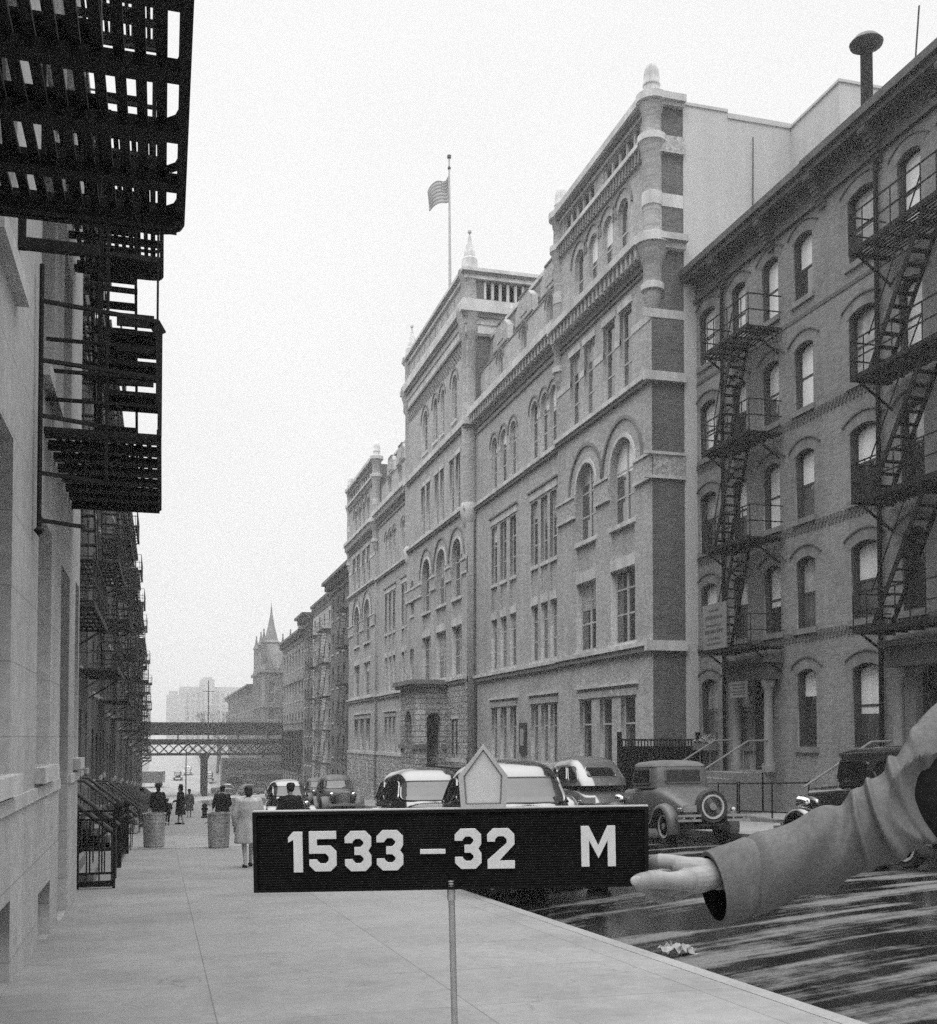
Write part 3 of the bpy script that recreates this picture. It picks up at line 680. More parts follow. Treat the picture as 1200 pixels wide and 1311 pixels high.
# ---------------------------------------------------------------- flag and pole on the tower roof
pole = thing('flagpole', 'tall thin pale flagpole with a ball on top of the school tower roof', 'flagpole', (17, 65.0, 23.7))
MB().tube([(17, 65.0, 23.7), (17, 65.0, 29), (17.0, 65.2, 36.2)], [.11, .09, .05], 10).build('pole', 'wood', pole, True)
MB().lathe((17, 65.2, 36.2), [(.0, -.05), (.13, .02), (.13, .18), (.0, .28)], 10).build('ball', 'greyiron', pole, True)
MB().lathe((17, 65.2, 35.6), [(.09, -.1), (.11, 0), (.05, .1)], 10).build('truck_cap', 'greyiron', pole, True)
def flagpt(i, j, nx=20, ny=13):
    s_, t = i / nx, j / ny
    return (17 - .0 - 1.45 * s_ + .12 * math.sin(s_ * 7 + t), 65.2 + .25 * math.sin(s_ * 9 + t * 1.2), 35.25 - 1.6 * t * (1 - .15 * s_) - 1.35 * s_ - .1 * math.sin(s_ * 6))
flag = thing('flag', 'small striped flag blowing from the pole above the school', 'flag', flagpt(0, 0))
def patch(i0, i1, j0, j1, off=0):
    mb = MB(); n = i1 - i0 + 1
    mb.v = [Vector(flagpt(i, j)) + Vector((0, off, 0)) for j in range(j0, j1 + 1) for i in range(i0, i1 + 1)]
    mb.f = [(b * n + a, b * n + a + 1, (b + 1) * n + a + 1, (b + 1) * n + a) for b in range(j1 - j0) for a in range(n - 1)]
    return mb
a = MB(); b = MB()
for j in range(13):
    p = patch(0 if j >= 7 else 8, 20, j, j + 1); (a if j % 2 == 0 else b).add(p.v, p.f)
a.build('dark_stripe', 'flagdark', flag, True); b.build('light_stripe', 'flagwhite', flag, True)
patch(0, 8, 0, 7).build('canton', 'flagdark', flag, True)
st = MB()
for i in range(6):
    for j in range(4):
        c = Vector(flagpt(.8 + i * 1.25, .8 + j * 1.7)); st.prism([(c.x + .05 * math.cos(k * 1.257), c.z + .05 * math.sin(k * 1.257)) for k in range(5)], lambda u, v, w_: (u, w_, v), c.y - .02, c.y - .01)
st.build('star', 'flagwhite', flag)
# ---------------------------------------------------------------- right-hand tenements
XT = 16.9
ROWS = [(12.09, 13.9), (9.03, 10.86), (6.0, 7.89), (2.97, 4.93), (-.27, 1.85)]
def frow(i): return ROWS[i]
def tenement(Y0, Y1, wins, door, zc, label, dz=0.0):
    b = thing('tenement', label, 'tenement', (XT, (Y0 + Y1) / 2, gz(XT, Y0)))
    H = []; hd = MB(); hl = MB(); bd = MB(); X = XT
    for ri, (z0, z1) in enumerate(ROWS):
        for wi, (a, c) in enumerate(wins):
            if ri == 4 and (door[0] - .3 < (a + c) / 2 < door[1] + .3): continue
            p = segm(a, c, z0 + dz, z1 + dz, .13); H.append(p)
            up = ri <= 1 or (ri == 2 and rnd.random() < .5)
            sh = rnd.choice((1, .55, .97, .5)) if up else rnd.choice((.5, .6, .35, .45, 0))
            window(b, fX, X, p, 1, .19, .06, (.5,), 0, shade=sh, glassm=rnd.choice(('glass', 'glass2')), wood='darkwood', casing=.15, sill=.07, sillm='hood', shadem='shade' if (up and rnd.random() < .7) or rnd.random() < .35 else 'curtain')
            hw = (c - a) / 2; m = (a + c) / 2; rise = .13; r = (hw * hw + rise * rise) / (2 * rise); an = math.degrees(math.asin(hw / r)) * 1.16; cv = z1 + dz - r
            arc(hd, m, cv, r + .004, r + .30, X, .007, 90 - an, 90 + an, 8); arc(hl, m, cv, r + .304, r + .345, X, .04, 90 - an * 1.08, 90 + an * 1.08, 8)
    dp = rect(door[0], door[1], -1.0, 1.75); H.append(dp)
    panel('wall', 'redbrick', b, rect(Y0, Y1, -2.6, zc - .3), H, fX, X, X + .34)
    hd.build('lintel', 'hood', b); hl.build('drip_moulding', 'brickband', b)
    MB().box(X + .34, X + 10, Y0 + .02, Y1 - .02, -2.6, zc - .45).build('roof', 'darkstone', b)
    MB().box(X + .2, X + .26, door[0], door[1], -1.0, 1.1).build('door', 'darkwood', b); MB().box(X + .18, X + .24, door[0], door[1], 1.16, 1.75).build('transom', 'glass', b)
    # decorative brick bands under the sills
    for z in (8.62, 5.6, 2.62):
        n = int((Y1 - Y0) / .16)
        for i in range(n):
            y = Y0 + i * (Y1 - Y0) / n
            for k in range(2): bd.box(X - .035, X + .02, y + .08 * k, y + .08 * k + .075, z + dz - .0 + .13 * k, z + dz + .12 + .13 * k)
    bd.box(X - .02, X + .02, Y0, Y1, 11.55 + dz, 11.66 + dz).box(X - .06, X + .02, Y0, Y1, 14.42 + dz, 14.56 + dz)
    bd.build('brick_band', 'brickband', b)
    # doorway: columns, entablature
    cy0, cy1 = door[0] - .22, door[1] + .22
    for y in (cy0, cy1):
        MB().lathe((X - .3, y, 0), [(.2, -1.0), (.2, -.8), (.14, -.72), (.125, 1.3), (.15, 1.36), (.2, 1.5), (.2, 1.62)], 12).build('column', 'hood', b, True)
    MB().box(X - .5, X, cy0 - .25, cy1 + .25, 1.63, 2.1).box(X - .62, X, cy0 - .35, cy1 + .35, 2.103, 2.25).build('porch_hood', 'cornice', b)
    # cornice
    c = MB(); f = MB()
    c.box(X - .62, X + .1, Y0, Y1, zc - .13, zc + .08).box(X - .5, X, Y0, Y1, zc - .3, zc - .135).box(X - .12, X + .02, Y0 + .02, Y1 - .02, zc - .95, zc - .85)
    f.box(X - .04, X + .02, Y0 + .02, Y1 - .02, zc - .84, zc - .31)
    c.build('cornice', 'cornice', b); fr = f.build('frieze', 'cornice', b)
    sw = MB()
    for i in range(int((Y1 - Y0) / .9)):
        y = Y0 + .5 + i * .9
        for k in range(9): sw.lathe((X - .07, y + .22 * math.cos(k * .7) * (1 - k * .08), zc - .57 + .17 * math.sin(k * .7) * (1 - k * .08)), [(.0, -.04), (.035, 0), (.0, .04)], 6, 'x')
    sw.build('scroll', 'cornice', fr)
    for y in (Y1 - .18, Y1 - 2.55, Y0 + 2.4):
        k = MB()
        for i in range(8):
            t = i / 7; k.box(X - .5 + .42 * t, X, y - .14, y + .14, zc - .32 - .11 * i - .1, zc - .32 - .11 * i)
        k.lathe((X - .42, y - .15, zc - .42), [(.0, 0), (.12, .0), (.12, .3), (.0, .3)], 10, 'y').build('bracket', 'cornice', b)
    MB().tube([(X - .1, Y1 - 2.52, zc - .9), (X - .1, Y1 - 2.52, -1.6)], .06, 8).build('rain_pipe', 'iron', b)
    # stoop and areaway
    s = MB(); sx = X - .5
    for i in range(6): s.box(sx - .62 - .28 * (i + 1), (sx - .62 - .28 * i) if i else sx, door[0] - .25, door[1] + .25, -2.6, -1.02 - .17 * i)
    s.box(sx - .05, X - .003, door[0] - .25, door[1] + .25, -2.6, -.98)
    s.build('stoop', 'board', b)
    for y in (door[0] - .3, door[1] + .3):
        hr = MB(); hr.tube([(sx + .1, y, -.1), (sx - .5, y, -.12), (sx - 2.3, y, -1.15)], .028, 8)
        for i in range(8): t = i / 7; hr.tube([(sx - 2.3 * t, y, -.1 - 1.0 * t), (sx - 2.3 * t, y, -1.0 - 1.05 * t)], .012, 6)
        hr.build('handrail', 'board', b, True)
    MB().box(14.25, 14.42, Y0, door[0] - .4, -2.6, gz(14.3, Y0) + .16).box(14.25, 14.42, door[1] + .4, Y1, -2.6, gz(14.3, Y1) + .16).build('coping', 'board', b)
    af = MB()
    for ya, yb in ((Y0 + .05, door[0] - .45), (door[1] + .45, Y1 - .05)):
        for z in (.95, .25): af.bar((14.33, ya, gz(14.3, ya) + z), (14.33, yb, gz(14.3, yb) + z), .035)
        n = max(2, int((yb - ya) / 1.1))
        for i in range(n + 1): y = ya + (yb - ya) * i / n; af.bar((14.33, y, gz(14.3, y) + .1), (14.33, y, gz(14.3, y) + 1.0), .03)
    af.build('area_railing', 'iron', b)
    return b
def fire_escape(b, ya, yb, levels, xo, xi, ladder_first=True, mat='iron', flip=False):
    """iron balconies between ya (near) and yb (far), stairs between them; xi = wall, xo = outer edge"""
    fe = thing('fire_escape', None, None, (0, 0, 0)); fe.parent = b
    fe.location = Vector((xi, (ya + yb) / 2, levels[-1])) - wl(b)
    sx = 1 if xi > xo else -1
    for li, z in enumerate(levels):
        p = MB(); n = 9
        for i in range(n): x = xo + (xi - xo) * (i + .5) / n; p.bar((x, ya + .02, z), (x, yb - .02, z), .055, .03)
        m = 6
        for i in range(m + 1): y = ya + (yb - ya) * i / m; p.bar((xo, y, z - .03), (xi, y, z - .03), .04, .05)
        p.bar((xo, ya, z - .01), (xo, yb, z - .01), .05, .12)
        p.build('platform', mat, fe)
        r = MB()
        for h in (.45, .9):
            r.bar((xo, ya, z + h), (xo, yb, z + h), .03); r.bar((xo, ya, z + h), (xi, ya, z + h), .03); r.bar((xo, yb, z + h), (xi, yb, z + h), .03)
        k = 7
        for i in range(k + 1): y = ya + (yb - ya) * i / k; r.bar((xo, y, z), (xo, y, z + .92), .022)
        r.build('railing', mat, fe)
        br = MB()
        for y in (ya + .15, yb - .15):
            br.bar((xo + sx * .1, y, z - .06), (xi, y, z - .7), .05); br.bar((xo, y, z - .05), (xi, y, z - .05), .06)
        br.build('bracket', mat, fe)
        if li + 1 < len(levels):
            zl = levels[li + 1]; xa = xo + sx * .12; xb = xo + sx * .62
            y0, y1 = (ya + 1.05, yb - .55) if not flip else (yb - .55, ya + 1.05)
            st = MB()
            for xx in (xa, xb): st.bar((xx, y0, z), (xx, y1, zl + .02), .035, .13)
            q = 12
            for i in range(1, q): t = i / q; st.box(xa, xb, y0 + (y1 - y0) * t - .09, y0 + (y1 - y0) * t + .09, z + (zl - z) * t - .02, z + (zl - z) * t + .01)
            st.bar((xa, y0 + (y1 - y0) * .06, z + .75), (xa, y1, zl + .9), .025); st.build('stair', mat, fe)
    return fe
W1 = [(25.72, 26.62), (27.42, 28.3), (29.25, 30.08), (31.15, 32.2)]
ten1 = tenement(25.35, 33.05, W1, (27.85, 29.2), 15.25, 'dark brick tenement with bracketed cornice directly beside the pale school')
fire_escape(ten1, 27.2, 30.0, [11.62, 8.62, 5.62, 2.55], 15.8, XT - .05)
W2 = [(18.0, 18.9), (19.6, 20.45), (21.3, 22.15), (23.0, 24.12)]
ten2 = tenement(17.6, 25.35, W2, (20.3, 21.7), 15.3, 'dark brick tenement nearer the camera, with iron stairs up its front, nearest on the right')
fire_escape(ten2, 18.9, 22.5, [11.6, 8.55, 5.6, 2.5], 15.8, XT - .05)
MB().box(XT - .06, XT + .3, 25.25, 25.45, 14.6, 15.6).build('coping_stone', 'hood', ten1)
# boards fixed to the first house
bo = tag(MB().box(15.74, 15.78, 28.5, 29.9, 2.6, 3.95).build('signboard', 'board'), 'grey painted signboard with rows of lettering hung on the fire escape railing', 'sign')
tx = MB()
for i, (z, l, hgt) in enumerate(((3.72, .5, .06), (3.5, .95, .1), (3.28, .8, .06), (3.08, 1.0, .1), (2.88, .7, .06), (2.73, .85, .05))):
    y = 29.2 - l / 2
    while y < 29.2 + l / 2: q = rnd.uniform(.04, .11); tx.box(15.735, 15.739, y, y + q, z, z + hgt); y += q + rnd.uniform(.015, .05)
tx.build('lettering', 'ink', bo)
b2 = tag(MB().box(XT - .66, XT - .63, 28.2, 29.15, 1.15, 1.62).build('door_sign', 'hood'), 'small pale sign hanging over the tenement doorway', 'sign')
tx = MB()
for z in (1.5, 1.4, 1.3, 1.22):
    y = 28.3
    while y < 29.02: q = rnd.uniform(.03, .09); tx.box(XT - .665, XT - .661, y, y + q, z, z + .045); y += q + rnd.uniform(.015, .04)
tx.build('lettering', 'ink', b2)
fb = thing('window_box', 'window box of plants on the sill beside the tenement door', 'window box', (XT - .2, 31.65, -.43))
MB().box(XT - .34, XT - .08, 31.1, 32.2, -.43, -.22).build('box', 'board', fb)
lf = MB()
for i in range(90):
    p = Vector((XT - .21 + rnd.uniform(-.14, .14), rnd.uniform(31.1, 32.2), -.2 + abs(rnd.gauss(0, .1)))); d = Vector((rnd.uniform(-1, 1), rnd.uniform(-1, 1), rnd.uniform(0, 1))) * .09; e = Vector((rnd.uniform(-1, 1), rnd.uniform(-1, 1), rnd.uniform(-1, 1))) * .05
    lf.add([p - e, p + d * .5 + e, p + d, p + d * .5 - e], [(0, 1, 2, 3)])
lf.build('plant', 'hedge', fb)
# roof furniture
vp = thing('vent_pipe', 'dark roof ventilator with a round mushroom cap above the tenement cornice', 'vent pipe', (18, 24.78, 14.9))
MB().lathe((18, 24.78, 0), [(.16, 14.8), (.16, 18.35)], 16).build('pipe', 'iron', vp, True)
MB().lathe((18, 24.78, 0), [(.10, 18.3), (.42, 18.5), (.44, 18.56), (.3, 18.72), (.0, 18.8)], 20).build('cap', 'greyiron', vp, True)
ar = thing('aerial', 'thin leaning aerial rod on the roof of the nearer tenement', 'aerial', (18, 23.1, 14.9))
MB().tube([(18, 23.1, 14.8), (18, 22.66, 18.2)], .022, 6).build('rod', 'greyiron', ar); MB().tube([(17.95, 23.25, 15.6), (18, 22.85, 16.7)], .012, 6).build('stay', 'greyiron', ar)
ch = tag(MB().box(17.4, 17.9, 29.2, 30.0, 14.6, 15.75).build('chimney', 'redbrick'), 'short brick chimney just above the far tenement cornice', 'chimney')
# dark railing wall between school and tenement, school fence
ga = thing('yard_gate', 'dark iron yard gate closing the gap between school and tenement', 'gate', (15.6, 32.2, gz(15.6, 32.2)))
gm = MB()
for i in range(26): x = 14.1 + i * .11; gm.bar((x, 32.2, gz(15, 32) + .05), (x, 32.2, -.12), .03)
for z in (-.1, -1.2, -2.0): gm.bar((14.0, 32.2, z), (16.9, 32.2, z), .06)
gm.build('bars', 'iron', ga); MB().box(14.1, 16.8, 32.26, 32.29, gz(15, 32) + .1, -.3).build('sheet_backing', 'iron', ga)
for x in (14.0, 16.75): MB().box(x - .06, x + .06, 32.14, 32.26, gz(15, 32) - .1, .15).build('post', 'iron', ga)
fn_ = thing('school_fence', 'black iron railing on a stone kerb along the school front', 'fence', (13.6, 44, gz(13.6, 44)))
fm = MB(); rl = MB(); kb = MB()
def fh(y): return max(gz(13.6, y) + 1.35, -1.25 - .012 * (y - 34))
for i in range(170): y = 33.2 + i * .14; fm.bar((13.6, y, gz(13.6, y)), (13.6, y, fh(y)), .022)
for i in range(24): ya = 33 + i; yb = ya + 1; [rl.bar((13.6, ya, fh(ya) - o), (13.6, yb, fh(yb) - o), .05) for o in (.06, .9)]; kb.box(13.45, 13.75, ya, yb, gz(13.6, yb) - .3, gz(13.6, ya) + .2)
fm.add(rl.v, rl.f); fm.build('bars', 'iron', fn_); kb.build('kerb_stone', 'stone', fn_)
# ---------------------------------------------------------------- stucco house on the left, close to the camera
XL = -1.2
house = thing('stucco_house', 'pale scored stucco house wall rising at the left edge of the sidewalk', 'house', (XL, 10, gz(XL, 10)))
H = []
def lwin(poly, **k): H.append(poly); window(house, fX, XL, poly, -1, k.pop('depth', .3), .07, k.pop('rails', (.5,)), 0, sill=k.pop('sill', .1), glassm='glass2', **k)
for a, b, z0, z1 in ((5.6, 6.9, -.3, 2.5), (8.3, 9.6, -.3, 2.45), (11.56, 12.9, -.3, 2.25), (16.35, 17.0, -.3, 2.2)): lwin(rect(a, b, z0, z1), wood='darkwood')
for a, b in ((5.6, 6.9), (8.3, 9.6), (11.56, 12.9), (14.1, 15.3)):
    for z in (3.75, 7.0): lwin(rect(a, b, z, z + 2.3), wood='darkwood', shade=.5, shadem='curtain')
for a, b, z0, z1 in ((8.55, 9.75, -2.02, -1.35), (11.9, 13.1, -2.2, -1.6)): lwin(rect(a, b, z0, z1), wood='darkwood', sill=None, depth=.18)
dr = rect(14.1, 15.35, -2.28, 2.1); H.append(dr)
panel('wall', 'stucco', house, rect(1.5, 17.15, -3.4, 10.5), H, fX, XL, XL - .4)
MB().prism(rect(14.1, 15.35, -2.28, 1.2), fX, XL - .3, XL - .36).build('door', 'darkwood', house); MB().prism(rect(14.1, 15.35, 1.26, 2.1), fX, XL - .3, XL - .34).build('transom', 'glass2', house)
MB().box(XL - .01, XL - .3, 14.0, 15.45, -2.7, -2.285).build('door_step', 'sill', house)
MB().box(XL - .4, XL - 12, 1.5, 17.15, -3.4, 10.3).build('roof', 'darkstone', house)
MB().box(XL + .03, XL - .02, 1.5, 14.0, -.62, -.5).box(XL + .03, XL - .02, 15.5, 17.15, -.62, -.5).build('string_course', 'sill', house)
for y in (): MB().tube([(XL + .02, y, -1.85), (XL + .06, y, -1.8), (XL + .06, y, -1.62), (XL + .02, y, -1.58)], .026, 8).build('vent_fitting', 'sill', house, True)
def lfe(b, ya, yb, z, xo, n=11, stair=True, up=3.25, cw=.11):
    """one heavy balcony seen from underneath: slats along the street, cross bars, plate edge with rounded corner"""
    fe = thing('fire_escape', None, None); fe.parent = b; fe.location = Vector((XL, (ya + yb) / 2, z)) - wl(b)
    p = MB()
    for i in range(n):
        x = XL + .06 + (xo - XL - .12) * (i + .5) / n; p.bar((x, ya, z), (x, yb - .03, z), .052, .03)
    m = max(4, int((yb - ya) / .52))
    for i in range(m + 1): y = ya + (yb - ya) * i / m; p.bar((XL, y - .04, z - .045), (xo - .02, y - .04, z - .045), cw, .06)
    rad = .14
    path = [(xo, ya), (xo, yb - rad)] + [(xo - rad + rad * math.cos(R(t)), yb - rad + rad * math.sin(R(t))) for t in (30, 60, 90)] + [(XL + .02, yb)]
    for (x0, y0), (x1, y1) in zip(path, path[1:]): p.bar((x0, y0, z), (x1, y1, z), .05, .16)
    p.build('platform', 'iron', fe)
    r = MB()
    for h in (.32, .62, .95):
        for (x0, y0), (x1, y1) in zip(path, path[1:]): r.bar((x0, y0, z + h), (x1, y1, z + h), .035)
        r.bar((XL, ya, z + h), (xo, ya, z + h), .035)
    k = max(4, int((yb - ya) / .45))
    for i in range(k + 1): y = ya + (yb - rad - ya) * i / k; r.bar((xo, y, z), (xo, y, z + .97), .025)
    for i in range(4): x = XL + (xo - XL) * (i + .5) / 4; r.bar((x, yb, z), (x, yb, z + .97), .025)
    r.build('railing', 'iron', fe)
    br = MB()
    for y in (ya + .3, yb - .2): br.bar((XL, y, z - .1), (xo, y, z - .1), .06, .07)
    br.build('bracket', 'iron', fe)
    if stair:
        st = MB(); y0, y1 = ya + .7, yb - .5
        for xx in (XL + .35, XL + .85): st.bar((xx, y0, z + up), (xx, y1, z), .03, .15)
        for i in range(1, 13): t = i / 13; st.box(XL + .35, XL + .85, y0 + (y1 - y0) * t - .1, y0 + (y1 - y0) * t + .1, z + up * (1 - t) - .015, z + up * (1 - t) + .01)
        st.build('stair', 'iron', fe)
    return fe
lfe(house, 2.6, 6.95, 3.2, .08, 12)
lfe(house, 2.6, 6.9, 6.45, .12, 12, False)
lfe(house, 12.05, 15.7, 3.2, -.06, 11, cw=.24)
lfe(house, 12.05, 15.7, 6.45, -.06, 11, True)
lfe(house, 12.05, 15.7, 9.7, -.06, 11, False)
lad = MB()
lad.tube([(XL + .06, 11.0, 1.95), (XL + .06, 11.0, 4.5)], .022, 8); lad.lathe((XL + .06, 11.0, 1.95), [(.0, -.06), (.05, 0), (.0, .06)], 8)
for z, x1 in ((4.15, -.08), (3.58, -.08), (3.05, -.55), (2.5, -.55), (2.05, -.75)): lad.bar((XL + .06, 11.0, z), (x1, 11.25, z), .035)
lad.bar((-.55, 11.2, 2.5), (-.55, 11.2, 6.2), .03); lad.bar((-.08, 11.25, 3.3), (-.08, 11.25, 6.2), .022)
for z in (4.75, 5.3, 5.8): lad.bar((-.55, 11.2, z), (-.08, 11.25, z), .05, .03)
for z in (5.05, 5.6): lad.bar((-.55, 11.2, z), (-.08, 11.25, z), .05, .03)
for z, h in ((4.42, .13), (4.1, .05), (3.75, .05)): lad.bar((-.5, 12.02, z), (-.12, 12.02, z), .04, h)
[lad.box(-.62, -.07, 12.05, 12.05 + q, z, z + .05) for z, q in ((4.28, .75), (3.95, .55), (3.62, .6), (5.1, .4), (5.65, .4))]
lad.bar((-.12, 12.02, 4.42), (-.05, 12.02, 4.30), .04, .12); lad.bar((-.055, 12.02, 4.32), (-.055, 12.02, 3.2), .045)
for z in (5.8, 5.62, 5.2, 5.02, 4.85, 4.0, 3.85): lad.bar((-.85, 12.3, z), (-.3, 12.32, z), .04, .05)
lad.bar((-.68, 12.3, 6.4), (-.68, 12.3, 3.2), .05)
lad.build('ladder', 'iron', house)
MB().bar((XL, 9.75, 4.15), (-.55, 9.75, 4.15), .07, .09).bar((XL + .03, 9.75, 4.1), (XL + .03, 9.75, 4.75), .06).build('bracket', 'iron', house)
# ---------------------------------------------------------------- the row of tenements behind it
XR = -2.4
def row_house(Y, W, mat, mats, label, top, base, steps=True):
    b = thing('row_tenement', label, 'tenement', (XR, Y + W / 2, base))
    H = []
    nf = int((top - .9 - (base + 1.6)) / 3.15)
    for k in range(nf + 1):
        z = base + 2.2 + 3.15 * k
        for i in range(4):
            a = Y + .6 + i * (W - .9) / 4
            if z + 1.9 > top - .9: continue
            if k == 0 and i == 1:
                p = rect(a, a + 1.1, base + 1.2, base + 3.9); H.append(p); MB().prism(p, fX, XR - .25, XR - .3).build('door', 'darkwood', b); continue
            p = rect(a, a + .95, z, z + 1.85); H.append(p); window(b, fX, XR, p, -1, .18, .06, (.5,), 0, sill=.08, shade=rnd.choice((0, .5, .6)), wood='wood')
    panel('wall', mat, b, rect(Y, Y + W - .02, base - .6, top - .2), H, fX, XR, XR - .35)
    MB().box(XR - .35, XR - 10, Y + .02, Y + W - .04, base - .6, top - .4).build('roof', 'darkstone', b)
    MB().box(XR + .55, XR - .3, Y + .02, Y + W - .04, top - .25, top).box(XR + .3, XR - .1, Y + .04, Y + W - .06, top - .75, top - .253).build('cornice', 'cornice', b)
    lv = [base + 2.1 + 3.15 * k for k in range(nf - 1, 0, -1)]
    fire_escape(b, Y + W * .4, Y + W * .85, [z - .05 for z in lv], XR + 1.12, XR + .03, mat='greyiron')
    if steps:
        s = MB()
        for i in range(6): s.box(XR + .003, XR + .35 + .24 * i, Y + 2.2, Y + 3.9, base - .5, base + 1.15 - .19 * i)
        s.build('stoop', 'board', b); hr = MB()
        for y in (Y + 2.15, Y + 3.95):
            hr.tube([(XR, y, base + 2.05), (XR + .4, y, base + 2.05), (XR + 1.65, y, base + 1.05)], .045, 8)
            for i in range(8): hr.tube([(XR + .2 + .2 * i, y, base + 1.9 - .12 * i), (XR + .2 + .2 * i, y, base + .9 - .14 * i)], .015, 6)
        hr.build('handrail', 'greyiron', b, True)
    return b
WORDS = ['first', 'second', 'third', 'fourth', 'fifth', 'sixth', 'seventh', 'eighth', 'ninth', 'tenth', 'eleventh']
y = 17.2; i = 0
for W in (11.5, 11.5, 11.0, 11.5, 11.0, 11.8, 11.5, 12.0, 11.5, 12.2, 11.5):
    bz = gz(XR, y + W / 2); tall = (17.2, 17.6, 16.9, 17.4, 16.8, 17.2, 17.0, 16.5, 16.9, 16.4, 16.8)[i]
    row_house(y, W, ('oldbrick', 'oldbrick2', 'oldbrick')[i % 3], None, '%s sooty brick tenement with fire escapes beyond the stucco house' % WORDS[i], bz + tall + 1.6, bz)['group'] = 'sooty tenements down the left side'
    y += W; i += 1
# iron gate and area railings before the first stoops
g = thing('iron_gate', 'low black iron gate with a diagonal brace against the stucco wall end', 'gate', (-1.0, 19.0, gz(-1, 19)))
m = MB(); z0 = gz(-1, 19)
for x in (-1.32, -.75): m.bar((x, 19.0, z0), (x, 19.0, z0 + 1.28), .045)
for z in (1.27, 1.13, .25, .08): m.bar((-1.34, 19.0, z0 + z), (-.73, 19.0, z0 + z), .035 if z > .1 else .09)
for x in (-1.13, -.94): m.bar((x, 19, z0 + .25), (x, 19, z0 + 1.13), .025)
m.build('frame', 'iron', g); MB().bar((-1.36, 18.97, z0 + .55), (-.85, 18.97, z0 + .95), .04).build('brace', 'iron', g)
g = thing('area_railing', 'black iron area railing with a tall corner post beyond the low gate', 'railing', (-.9, 26, gz(-1, 26)))
m = MB(); p = MB()
for xx, y0, y1 in ((-.86, 24.0, 29.2),):
    for i in range(int((y1 - y0) / .22) + 1):
        y = y0 + i * .22; m.bar((xx, y, gz(xx, y) + .1), (xx, y, gz(xx, y) + 1.0), .02)
    for h in (.15, 1.0): m.bar((xx, y0, gz(xx, y0) + h), (xx, y1, gz(xx, y1) + h), .04)
for i in range(7): x = -2.3 + i * .22; m.bar((x, 29.2, gz(x, 29.2) + .1), (x, 29.2, gz(x, 29.2) + 1.0), .02)
for h in (.15, 1.0): m.bar((-2.4, 29.2, gz(-2, 29.2) + h), (-.86, 29.2, gz(-2, 29.2) + h), .04)
m.build('bars', 'iron', g)
for y in (24.0, 29.2): p.box(-.92, -.80, y - .06, y + .06, gz(-1, y) - .1, gz(-1, y) + 1.2); p.lathe((-.86, y, gz(-1, y) + 1.2), [(.06, 0), (.1, .08), (.06, .16), (.0, .22)], 10)
p.build('post', 'iron', g)
# ---------------------------------------------------------------- right side beyond the school
def block(name, label, cat, x, Y0, Y1, zb, zt, mat, win='glass2', cols=4, floors=5, over=.6, depth=14, ww=1.0, fes=None, side=False):
    b = thing(name, label, cat, (x, (Y0 + Y1) / 2, zb)); H = []
    fh_ = (zt - 1.4 - zb) / floors
    for k in range(floors):
        z = zb + .9 + fh_ * k
        for i in range(cols):
            c = Y0 + (Y1 - Y0) * (i + .5) / cols; p = rect(c - ww / 2, c + ww / 2, z, z + fh_ * .62); H.append(p)
            window(b, fX, x, p, 1, .2, .07, (.5,), 0, sill=.08, glassm=win, shade=rnd.choice((0, 0, .5)), shadem='curtain')
    panel('wall', mat, b, rect(Y0, Y1 - .03, zb - 1.5, zt - .3), H, fX, x, x + .35)
    MB().box(x + .35, x + depth, Y0 + .02, Y1 - .05, zb - 1.5, zt - .5).build('roof', mat if side else 'darkstone', b)
    c = MB().box(x - over, x + .2, Y0 + .02, Y1 - .05, zt - .3, zt).box(x - over * .6, x + .1, Y0 + .04, Y1 - .07, zt - .7, zt - .303).box(x - over * .25, x + .05, Y0 + .04, Y1 - .07, zt - 1.3, zt - .703)
    for i in range(int((Y1 - Y0) / 1.2)): y = Y0 + .6 + i * 1.2; c.box(x - over * .8, x, y - .12, y + .12, zt - .95, zt - .31)
    c.build('cornice', 'cornice', b)
    if fes: fire_escape(b, fes[0], fes[1], [zb + .85 + fh_ * k for k in range(floors - 1, 0, -1)], x - 1.1, x - .03, mat='greyiron')
    return b
b1 = block('apartment_house', 'tall dark brick tenement with a heavy cornice adjoining the far end of the school', 'tenement', 16.2, 93.0, 109, -6.2, 15.3, 'oldbrick2', cols=5, floors=6, over=1.0, fes=(95, 99))
b2 = block('apartment_house', 'pale brick tenement with fire escapes beyond the dark one past the school', 'tenement', 16.9, 109, 128, -7.1, 15.2, 'palebrick', cols=5, floors=6, over=.35, fes=(112, 117))
fire_escape(b2, 121, 126, [-6.2 + 3.5 * k for k in range(5, 0, -1)], 15.8, 16.87, mat='greyiron')
b3 = block('apartment_house', 'brown brick tenement with an overhanging dark cornice, third past the school', 'tenement', 16.9, 128, 136, -7.8, 14.6, 'oldbrick2', cols=3, floors=6, over=1.3)
b4 = block('corner_building', 'brick corner building with belt courses and gridded lower front by the elevated railway', 'building', 16.9, 136, 160, -8.5, 13.4, 'redbrick', cols=7, floors=5, over=.8, ww=1.2)
tm = MB().box(16.75, 16.9, 136, 159.9, 7.2, 7.7).box(16.8, 16.9, 136, 159.9, 1.8, 2.1).box(16.75, 16.9, 136, 159.9, 12.0, 12.3); tm.build('belt_course', 'darkstone', b4)
gr = MB()
for i in range(13): y = 137 + i * 1.85; gr.box(16.6, 16.72, y, y + .16, -4.6, .6)
for i in range(7): gr.box(16.58, 16.7, 136.6, 159.8, -4.6 + i * .85, -4.48 + i * .85)
gr.box(16.4, 16.8, 136.4, 159.9, .6, .85); gr.build('grid_front', 'iron', b4)
tk = thing('roof_tank', 'small dark water tank on the roof of the corner building', 'tank', (19, 142, 13.2))
